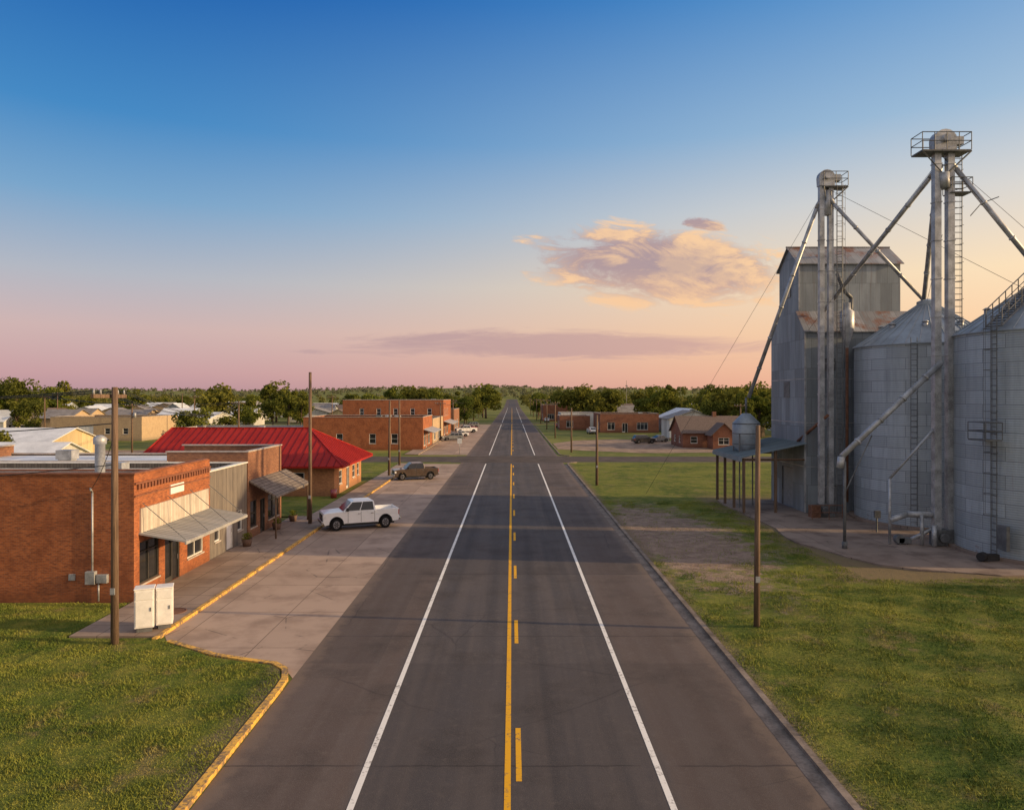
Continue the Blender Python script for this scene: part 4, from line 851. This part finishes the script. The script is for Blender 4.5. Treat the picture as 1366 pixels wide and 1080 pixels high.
def sign(x,y,h,lab,col='white_paint'):
    rt=root('road_sign',lab,'road sign',(x,y,0)); m_=MB(); m_.tube((x,y,0),(x,y,h),0.04,8); m_.obj('post','galv',rt)
    m_=MB(); m_.box(x-.38,x+.38,y-.07,y-.045,h-.95,h-.05); m_.obj('panel',col,rt,bevel=0.01)
sign(-8.8,121,2.8,'small white road sign on steel post at the crossing')
rt=root('red_barrel','small red barrel beside the red roofed building','barrel',(-17,67.5,0.1)); m_=MB(); m_.lathe([(0,.1),(.3,.1),(.3,.9),(0,.9)],(-16.9,68.2),16); m_.obj('barrel','paint_red',rt)
# ------------------------------------------------------------ vehicles
def on_quad(q,u0,u1,v0,v1,off=0.006):
    a,b,c,d=[Vector(p) for p in q]; n=(b-a).cross(d-a).normalized()
    def P(u,v): return (a.lerp(b,u)).lerp(d.lerp(c,u),v)+n*off
    return [P(u0,v0),P(u1,v0),P(u1,v1),P(u0,v1)]
def vehicle(name,label,cat,loc,heading,paint,kind='pickup',group='parked vehicles beside the street'):
    rt=root(name,label,cat,loc,heading,group=group)
    if kind=='pickup': Lf,Lr,hood,belt,roofz,cb0,cb1,ct0,ct1,wf,wr,wrad=2.92,-2.92,1.22,1.30,1.97,1.42,-1.1,0.75,-0.96,1.92,-1.85,0.43
    elif kind=='suv': Lf,Lr,hood,belt,roofz,cb0,cb1,ct0,ct1,wf,wr,wrad=2.4,-2.4,1.08,1.16,1.75,1.15,-2.25,0.45,-1.95,1.45,-1.45,0.37
    else: Lf,Lr,hood,belt,roofz,cb0,cb1,ct0,ct1,wf,wr,wrad=2.35,-2.35,0.85,0.96,1.45,1.0,-1.6,0.2,-1.0,1.4,-1.4,0.33
    W=1.0 if kind=='pickup' else 0.9; ar=wrad+.09; pk_=kind=='pickup'
    def arch(cx): return [(cx-ar*math.cos(t),wrad+ar*math.sin(t)) for t in np.linspace(0.05,math.pi-0.05,11)]
    bz=wrad*0.95
    prof=[(Lr+.05,bz+.1)]+arch(wr)+arch(wf)+[(Lf-.12,bz),(Lf,bz+.2)]
    prof+=[(Lf,hood-.1),(Lf-.07,hood-.01),(Lf-.5,hood+.03),(cb0-.02,belt)] if pk_ else [(Lf,hood-.22),(Lf-.12,hood-.04),(Lf-.5,hood+.02),(cb0-.02,belt)]
    if pk_: prof+=[(cb1,belt),(cb1,0.98),(Lr,0.98)]
    elif kind=='suv': prof+=[(cb1,belt),(Lr,belt-.08)]
    else: prof+=[(cb1,belt),(Lr+.15,belt-.02),(Lr,belt-.15)]
    prof+=[(Lr,bz+.3)]
    m_=MB(); m_.prism(prof,-W,W)
    if pk_:
        for s_ in (-1,1): m_.box(Lr,cb1-.03,min(s_*W,s_*(W-.09)),max(s_*W,s_*(W-.09)),0.982,belt+.04)
        m_.box(Lr,Lr+.07,-W+.092,W-.092,0.982,belt+.03)
    tw=W-.17 if pk_ else W-.2
    q0=[(cb0,-W+.03,belt),(cb1,-W+.03,belt),(cb1,W-.03,belt),(cb0,W-.03,belt)]
    q1=[(ct0,-tw,roofz-.06),(ct1,-tw,roofz-.06),(ct1,tw,roofz-.06),(ct0,tw,roofz-.06)]
    q2=[(ct0-.2,-tw+.15,roofz),(ct1+.12,-tw+.15,roofz),(ct1+.12,tw-.15,roofz),(ct0-.2,tw-.15,roofz)]
    m_.mesh(q0+q1+q2,[(3,2,1,0),(8,9,10,11),(0,1,5,4),(1,2,6,5),(2,3,7,6),(3,0,4,7),(4,5,9,8),(5,6,10,9),(6,7,11,10),(7,4,8,11)])
    m_.obj('body',paint,rt,local=True,bevel=0.02)
    Rq=[q0[1],q0[0],q1[0],q1[1]]; Lq=[q0[3],q0[2],q1[2],q1[3]]
    Fq=[q0[0],q0[3],q1[3],q1[0]]; Bq_=[q0[2],q0[1],q1[1],q1[2]]
    g=MB(); g.poly(on_quad(Fq,.05,.95,.03,.95,.022)); g.obj('windscreen','glass',rt,local=True)
    g=MB(); g.poly(on_quad(Bq_,.08,.92,.1,.9,.022)); g.obj('rear_window','glass',rt,local=True)
    for q,fl in ((Rq,False),(Lq,True)):
        ed=[(.06,.48),(.51,.95)] if kind!='suv' else [(.06,.3),(.34,.6),(.64,.92)]
        for (a,b_) in ed:
            if fl: a,b_=1-b_,1-a
            g=MB(); g.poly(on_quad(q,a,b_,.05,.95,.022)); g.obj('side_window','glass',rt,local=True)
    for s_ in (-1,1):
        for x in ([1.05,0.05,-1.0] if kind!='sedan' else [0.85,-.1,-1.0]): MB().box(x-.012,x+.012,s_*W-(.004 if s_>0 else .006),s_*W+(.006 if s_>0 else .004),bz+.12,belt-.05).obj('door_seam','black',rt,local=True)
        MB().box(wr+ar+.1,wf-ar-.1,s_*W-(.0 if s_>0 else .03),s_*W+(.03 if s_>0 else 0),bz-.02,bz+.08).obj('side_step','black',rt,local=True)
        for x in (0.2,-0.8): MB().box(x-.1,x+.1,min(s_*W,s_*(W+.035)),max(s_*W,s_*(W+.035)),belt-.2,belt-.16).obj('handle','chrome',rt,local=True)
        MB().box(cb0-.4,cb0-.25,min(s_*(W-.02),s_*(W+.2)),max(s_*(W-.02),s_*(W+.2)),belt+.02,belt+.24).obj('mirror',paint if not pk_ else 'black',rt,local=True,bevel=0.02)
        MB().box(Lf-.2,Lf+.015,min(s_*(W-.36),s_*(W+.004)),max(s_*(W-.36),s_*(W+.004)),hood-.36,hood-.14).obj('headlight','lamp',rt,local=True,bevel=0.01)
        MB().box(Lr-.015,Lr+.05,min(s_*(W-.14),s_*(W+.004)),max(s_*(W-.14),s_*(W+.004)),belt-.4,belt-.05).obj('tail_light','tail',rt,local=True)
        for x in (wf,wr):
            ws=[]
            for k in range(14):
                t0=math.pi*k/13; ws.append((x-(ar+.015)*math.cos(t0),wrad+(ar+.015)*math.sin(t0)))
            li=MB()
            for (a0,a1),(b0,b1) in zip(ws[:-1],ws[1:]): li.tube((a0,s_*(W+.002),a1),(b0,s_*(W+.002),b1),.028,4)
            li.obj('wheel_arch','black',rt,local=True)
            wl=MB(); wl.tube((x,s_*(W-.25),wrad),(x,s_*(W-.005),wrad),wrad,20); wh=wl.obj('wheel','tyre',rt,local=True,bevel=0.03)
            MB().tube((x,s_*(W-.01),wrad),(x,s_*(W+.006),wrad),wrad*.62,16,wrad*.58).obj('rim','rim',wh,local=True)
            sp=MB()
            for k in range(6):
                t=k*math.pi/3
                a=Vector((x+math.cos(t)*wrad*.1,s_*(W+.012),wrad+math.sin(t)*wrad*.1)); b2=Vector((x+math.cos(t)*wrad*.5,s_*(W+.012),wrad+math.sin(t)*wrad*.5)); sp.tube(a,b2,.03,6)
            sp.obj('hub','black',wh,local=True)
    MB().box(Lf-.05,Lf+.02,-W+.38,W-.38,hood-.5,hood-.14).obj('grille','black',rt,local=True)
    MB().box(Lf+.021,Lf+.03,-W+.38,W-.38,hood-.34,hood-.29).obj('grille_bar','chrome',rt,local=True)
    MB().box(Lf-.02,Lf+.12,-W+.02,W-.02,bz+.08,bz+.3).obj('front_bumper','chrome' if pk_ else 'black',rt,local=True,bevel=0.03)
    MB().box(Lr-.14,Lr+.0,-W+.05,W-.05,bz+.12,bz+.3).obj('rear_bumper','chrome' if pk_ else 'black',rt,local=True,bevel=0.03)
    MB().box(Lr+.3,Lf-.3,-W+.3,W-.3,bz-.12,bz+.3).obj('underbody','black',rt,local=True)
    return rt
v=vehicle('pickup_truck','white crew cab pickup parked nose-in at the kerb','pickup truck',(-11.3,53.2,0.011),R(203),'paint_white'); v.scale=(0.94,1.0,1.06)
v=vehicle('pickup_truck','dark brown pickup parked nose-in at the kerb','pickup truck',(-11.4,84.6,0.011),R(200),'paint_brown'); v.scale=(0.88,1,1.0)
vehicle('pickup_truck','white pickup parked by the brick row','pickup truck',(-12.5,196,0.02),R(200),'paint_white')
vehicle('car','grey sport utility car parked by the brick row','car',(-13.2,160,0.02),R(195),'paint_grey','suv')
vehicle('car','black car parked on the dirt lot beyond the crossing','car',(27.5,150,0.03),R(12),'paint_black','suv')
vehicle('car','dark sedan parked on the dirt lot','car',(31.5,155,0.03),R(200),'paint_grey','sedan')
vehicle('car','red sedan parked by the distant brick store','car',(-12.8,212,0.02),R(196),'paint_red','sedan')
vehicle('car','white sport utility car by the distant store','car',(13.5,280,0.02),R(90),'paint_white','suv')
vehicle('car','white sedan parked by the brick row','car',(-12.9,176,0.02),R(196),'paint_white','sedan')
vehicle('car','grey sport utility car by the far stores','car',(-12.9,228,0.02),R(196),'paint_grey','suv')
vehicle('pickup_truck','white pickup standing on the back lot','pickup truck',(-58,126.5,0.03),R(170),'paint_white')
vehicle('car','dark sport utility car on the back lot','car',(-50,126,0.03),R(10),'paint_black','suv')
vehicle('car','white sedan beside the tan warehouse','car',(-88,152,0.03),R(20),'paint_white','sedan')
vehicle('car','grey sedan beside the cream shed','car',(-92,101,0.03),R(0),'paint_grey','sedan')
vehicle('car','white sport utility car by the brick store','car',(21,190,0.03),R(95),'paint_white','suv')
vehicle('car','red sedan at the white store','car',(14.5,228,0.03),R(90),'paint_red','sedan')
# ------------------------------------------------------------ trees
def crown_mesh(name,seed,h,rad,n,mat,ls=0.27):
    rs=np.random.RandomState(seed); nb=16
    cz=h*0.58; C=[];Rr=[]
    for i in range(nb):
        a=rs.rand()*6.28; rr=rad*0.82*rs.rand()**.5; z=cz+(rs.rand()-.45)*h*0.62; k=1-abs(z-cz)/(h*0.55)*0.5
        C.append((math.cos(a)*rr*k,math.sin(a)*rr*k,z)); Rr.append(rad*(0.16+0.26*rs.rand()))
    C=np.array(C);Rr=np.array(Rr); idx=rs.randint(0,nb,n)
    d=rs.normal(size=(n,3)); d/=np.linalg.norm(d,axis=1)[:,None]; rad_=Rr[idx]*(0.5+0.7*rs.rand(n)**.6)
    P=C[idx]+d*rad_[:,None]*np.array([1,1,.85])
    P[:,2]=np.maximum(P[:,2],h*0.14+rs.rand(n)*0.4)
    nn=d+rs.normal(size=(n,3))*0.7; nn/=np.linalg.norm(nn,axis=1)[:,None]
    t=np.cross(nn,rs.normal(size=(n,3))); t/=np.linalg.norm(t,axis=1)[:,None]; b=np.cross(nn,t)
    s=ls*(0.6+0.9*rs.rand(n))[:,None]
    V=np.stack([P-t*s,P-b*s*.7,P+t*s,P+b*s*.7],1).reshape(-1,3)
    me=bpy.data.meshes.new(name); me.from_pydata(V.tolist(),[],np.arange(n*4).reshape(-1,4).tolist()); me.materials.append(M[mat]); me.update(); return me,C
def tree_proto(seed,h,rad,mat,n=2600):
    rt=root('tree','leafy green tree with rounded crown','tree',(0,-500-seed*20,0),group='trees around the town')
    me,C=crown_mesh('crown',seed,h,rad,n,mat); 
    m_=MB(); tr=h*0.028; m_.tube((0,0,-0.3),(0.1,0,h*.3),tr,8,tr*.7); m_.tube((0.1,0,h*.3),(0,0.1,h*.62),tr*.7,8,tr*.35)
    for c in C[:6]: m_.tube((0.08,0,h*.28),tuple(c),tr*.45,6,tr*.12)
    m_.obj('trunk','bark',rt,local=True)
    o=bpy.data.objects.new('crown',me); COL.objects.link(o); o.parent=rt
    return rt
protos=[tree_proto(1,10,4.6,'leaves_green'),tree_proto(2,9,4.2,'leaves_green'),tree_proto(3,11,4.3,'leaves_dark'),tree_proto(4,8,4.4,'leaves_green'),tree_proto(5,12,4.8,'leaves_dark'),tree_proto(6,7,3.4,'leaves_dark',1600),tree_proto(9,12,3.4,'leaves_green'),tree_proto(11,7,3.8,'leaves_green',1600)]
ph=[10,9,11,8,12,7,12,7]
tpos=[]
key=[(-138,200,15),(-131,204,12),(-145,198,13),(-150,210,15),(-136,214,15),(-98,232,12.5),(-88,236,11),(-104,262,15),(-90,275,15),(-80,268,12.5),(44,222,12.5),(50,228,14),(57,222,12.5),(63,226,12),(49,176,9),(54,170,10.5),(60,174,11.5),(66,178,12.5),(72,172,11.5),(62,160,10),(70,152,11),(78,158,12),(56,182,12.5),(64,190,13),(-15.5,235,10),(-20,244,12),(-26,250,12.5),(-12,330,15),(-14,345,16.5),(-16,300,10),(12,330,11),(14,372,12),(-16,385,14),(-66,150,7),(-60,205,10),(-70,225,12),(30,262,11),(36,276,13),(48,262,12.5),(46,150,6),(88,170,12),(85,150,11),(-35,270,13),(-44,300,14),(-50,310,14),(56,240,13),(70,250,14),(80,240,13),(-70,99,5.5),(-110,165,9),(-118,172,10),(40,290,13),(60,300,14)]
for x,y,h in key: tpos.append((x,y,h))
for q in ((42,8,6.5),(47,19,7.5),(50,31,8),(62,14,8)): tpos.append(q)
rnd=random.Random(5); tries=0
while len(tpos)<245 and tries<6000:
    tries+=1; y=150+410*rnd.random()**0.75; x=rnd.uniform(-0.8*y,0.8*y)
    if abs(x)<17: continue
    if any(o[0]-3<x<o[1]+3 and o[2]-3<y<o[3]+3 for o in occupied): continue
    if any((x-a)**2+(y-b_)**2<36 for a,b_,_ in tpos): continue
    cl=math.sin(x*0.045+1)+math.sin(y*0.03+x*0.02)
    tpos.append((x,y,(rnd.choice([5.5,7.5,9.5,12])+1.8*cl)*rnd.uniform(.85,1.1) if y>230 else rnd.uniform(3.5,7.5)))
for i,(x,y,h) in enumerate(tpos):
    k=rnd.randrange(8); s_=h/ph[k]; z=float(hill(x,y))
    lab='tall leafy green tree' if h>11 else 'small leafy green tree'
    lab+=' beside the street' if abs(x)<30 else (' near the grain elevator' if x>40 and y<190 else ' among the houses of the town')
    copy_thing(protos[k],(x,y,z),rnd.uniform(0,6.28),(s_*rnd.uniform(.9,1.3),s_*rnd.uniform(.9,1.3),s_),lab)
for p in protos:
    for c in list(p.children): bpy.data.objects.remove(c)
    bpy.data.objects.remove(p)
def woodland(nc,y0,y1,per,size,name,mat,road):
    rs=np.random.RandomState(3+nc); u=rs.rand(nc); Y=y0+(y1-y0)*u**1.2; X=(rs.rand(nc)*2-1)*0.85*Y
    keep=(np.abs(X)>road)&((np.sin(X*.012+1)+np.sin(Y*.009+X*.004)+rs.rand(nc)*1.6)>0.35); X=X[keep];Y=Y[keep]; n=len(X)
    H=6+7*rs.rand(n)**1.5; Z=hill(X,Y)
    ci=np.repeat(np.arange(n),per); N_=len(ci); d=rs.normal(size=(N_,3)); d/=np.linalg.norm(d,axis=1)[:,None]
    rr=rs.rand(N_)**.4
    P=np.stack([X[ci]+d[:,0]*rr*5.5,Y[ci]+d[:,1]*rr*5.5,Z[ci]+H[ci]*.5+d[:,2]*rr*H[ci]*.48],-1)
    nn=d+rs.normal(size=(N_,3))*.6; nn/=np.linalg.norm(nn,axis=1)[:,None]; t=np.cross(nn,rs.normal(size=(N_,3))); t/=np.linalg.norm(t,axis=1)[:,None]; b=np.cross(nn,t)
    s=size*(.5+rs.rand(N_))[:,None]; V=np.stack([P-t*s,P-b*s*.7,P+t*s,P+b*s*.7],1).reshape(-1,3)
    me=bpy.data.meshes.new(name); me.from_pydata(V.tolist(),[],np.arange(N_*4).reshape(-1,4).tolist()); me.materials.append(M[mat]); me.update()
    o=bpy.data.objects.new(name,me); COL.objects.link(o); o['kind']='stuff'; o['label']='distant green woodland covering the low hills'
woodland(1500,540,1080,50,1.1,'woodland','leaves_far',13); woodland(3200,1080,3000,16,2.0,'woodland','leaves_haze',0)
rt=root('radio_mast','thin distant lattice mast above the trees','mast',(70,440,0)); MB().tube((70,440,0),(70,440,20),0.25,4,0.1).obj('mast','galv_dark',rt); MB().box(69.3,70.7,439.9,440.1,16.5,17).obj('antenna','galv_dark',rt)
# ------------------------------------------------------------ world
W=bpy.data.worlds.new('World'); SC.world=W; W.use_nodes=True; nt=W.node_tree; nt.nodes.clear(); t=T(nt)
el=R(14); az=R(-6)
sdir=Vector((math.cos(el)*math.cos(az),math.cos(el)*math.sin(az),math.sin(el)))
g=t.n('ShaderNodeTexCoord').outputs['Generated']; x,y,z=t.sep(g)
hz=t.m('SQRT',t.m('ADD',t.m('MULTIPLY',x,x),t.m('MULTIPLY',y,y))); hx=t.m('DIVIDE',x,t.m('MAXIMUM',hz,0.001))
zz=t.m('MAXIMUM',z,0.0)
left=t.ramp(zz,[(0,S(180,142,154)),(.03,S(198,154,160)),(.085,S(206,174,172)),(.15,S(178,180,190)),(.24,S(118,162,200)),(.33,S(62,134,194)),(.48,S(8,92,172)),(1,S(8,60,130))])
right=t.ramp(zz,[(0,S(240,172,142)),(.03,S(248,188,150)),(.085,S(254,208,162)),(.15,S(254,224,182)),(.24,S(218,214,208)),(.33,S(158,188,214)),(.48,S(78,144,204)),(1,S(10,70,145))])
f=t.mr(hx,-0.55,0.68); sky=t.mix(f,left,right)
yp=t.m('MAXIMUM',y,0.02); u=t.m('DIVIDE',x,yp); v=t.m('DIVIDE',z,yp)
def cloud(cu,cv,a,b,ns,amp,off,sh=0.0):
    du=t.m('DIVIDE',t.m('SUBTRACT',u,cu),a); dv=t.m('DIVIDE',t.m('ADD',t.m('SUBTRACT',v,cv),t.m('MULTIPLY',t.m('SUBTRACT',u,cu),sh)),b)
    d=t.m('SQRT',t.m('ADD',t.m('MULTIPLY',du,du),t.m('MULTIPLY',dv,dv)))
    n=t.n('ShaderNodeTexNoise',{},{'Vector':t.comb(t.m('MULTIPLY',u,ns[0]),t.m('MULTIPLY',t.m('ADD',v,t.m('MULTIPLY',u,sh)),ns[1]),off),'Scale':1.0,'Detail':12.0,'Roughness':0.66,'Distortion':0.5}).outputs[0]
    return t.m('ADD',t.m('SUBTRACT',1.0,d),t.m('MULTIPLY',t.m('SUBTRACT',n,0.5),amp)),n
c1,n1=cloud(0.225,0.18,0.225,0.066,(10,30),1.9,1.0,0.08)
c3,n3=cloud(0.27,0.240,0.045,0.012,(20,50),1.6,9.0,0.1)
c2,n2=cloud(0.07,0.072,0.38,0.025,(6,50),1.9,4.0)
front=t.mr(y,0.05,0.3)
a1=t.m('MULTIPLY',t.mr(t.m('MAXIMUM',c1,t.m('SUBTRACT',c3,0.1)),0.08,0.42,0,0.95),front)
ccol=t.mix(t.mr(t.m('ADD',n1,t.m('MULTIPLY',t.m('SUBTRACT',u,0.2),0.4)),0.42,0.6),S(176,148,150),S(253,206,156))
ccol=t.mix(t.mr(t.m('ADD',c1,t.m('MULTIPLY',t.m('SUBTRACT',n3,0.5),1.2)),0.45,1.05,0.0,0.6),ccol,S(166,142,148))
ccol=t.mix(t.mr(v,0.185,0.14,0,0.35),ccol,S(250,196,150))
sky=t.mix(a1,sky,ccol)
a2=t.m('MULTIPLY',t.mr(c2,0.08,0.6,0,0.75),front)
sky=t.mix(a2,sky,t.mix(f,S(166,138,150),S(212,164,154)))
sky=t.mix(t.mr(y,-0.05,-0.55,0,1.0),sky,t.mix(zz,L(0.68,0.56,0.50),L(0.55,0.58,0.64)))  # unseen sky behind the camera brightened as added fill for near walls and ground
sky=t.mix(t.mr(z,0.55,0.85,0,0.8),sky,L(0.5,0.52,0.56))  # overhead sky above the view paled and brightened as added fill
dt=t.n('ShaderNodeVectorMath',{'operation':'DOT_PRODUCT'},{0:g,1:tuple(sdir)}).outputs['Value']
gl=t.m('POWER',t.m('MAXIMUM',dt,0.0),8.0)
sky=t.mix(1.0,sky,t.mix(gl,L(0,0,0),L(2.6,1.5,0.7)),'ADD')
ns=t.n('ShaderNodeTexSky',{'sky_type':'NISHITA','sun_disc':False,'sun_elevation':el,'sun_rotation':R(90)-az,'air_density':1.0,'dust_density':1.0,'ozone_density':2.0})
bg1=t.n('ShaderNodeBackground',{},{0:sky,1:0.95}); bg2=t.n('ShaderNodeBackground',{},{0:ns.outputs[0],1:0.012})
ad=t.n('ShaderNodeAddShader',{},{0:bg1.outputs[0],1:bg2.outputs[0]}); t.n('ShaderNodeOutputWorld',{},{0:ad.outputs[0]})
sl=bpy.data.lights.new('sun','SUN'); sl.energy=5.0; sl.angle=R(0.6); sl.color=(1.0,0.70,0.36)
so=bpy.data.objects.new('sun',sl); COL.objects.link(so); so.rotation_euler=sdir.to_track_quat('Z','Y').to_euler(); so.location=(60,-10,40)
cd=bpy.data.cameras.new('camera'); cam=bpy.data.objects.new('camera',cd); COL.objects.link(cam)
cam.location=(0,0,9.6); cam.rotation_euler=(R(90),0,0); cd.sensor_width=36; cd.lens=960/1366*36; cd.shift_y=-10/1366; cd.clip_end=20000
SC.camera=cam
SC.view_settings.view_transform='Standard'; SC.view_settings.look='None'; SC.view_settings.exposure=0
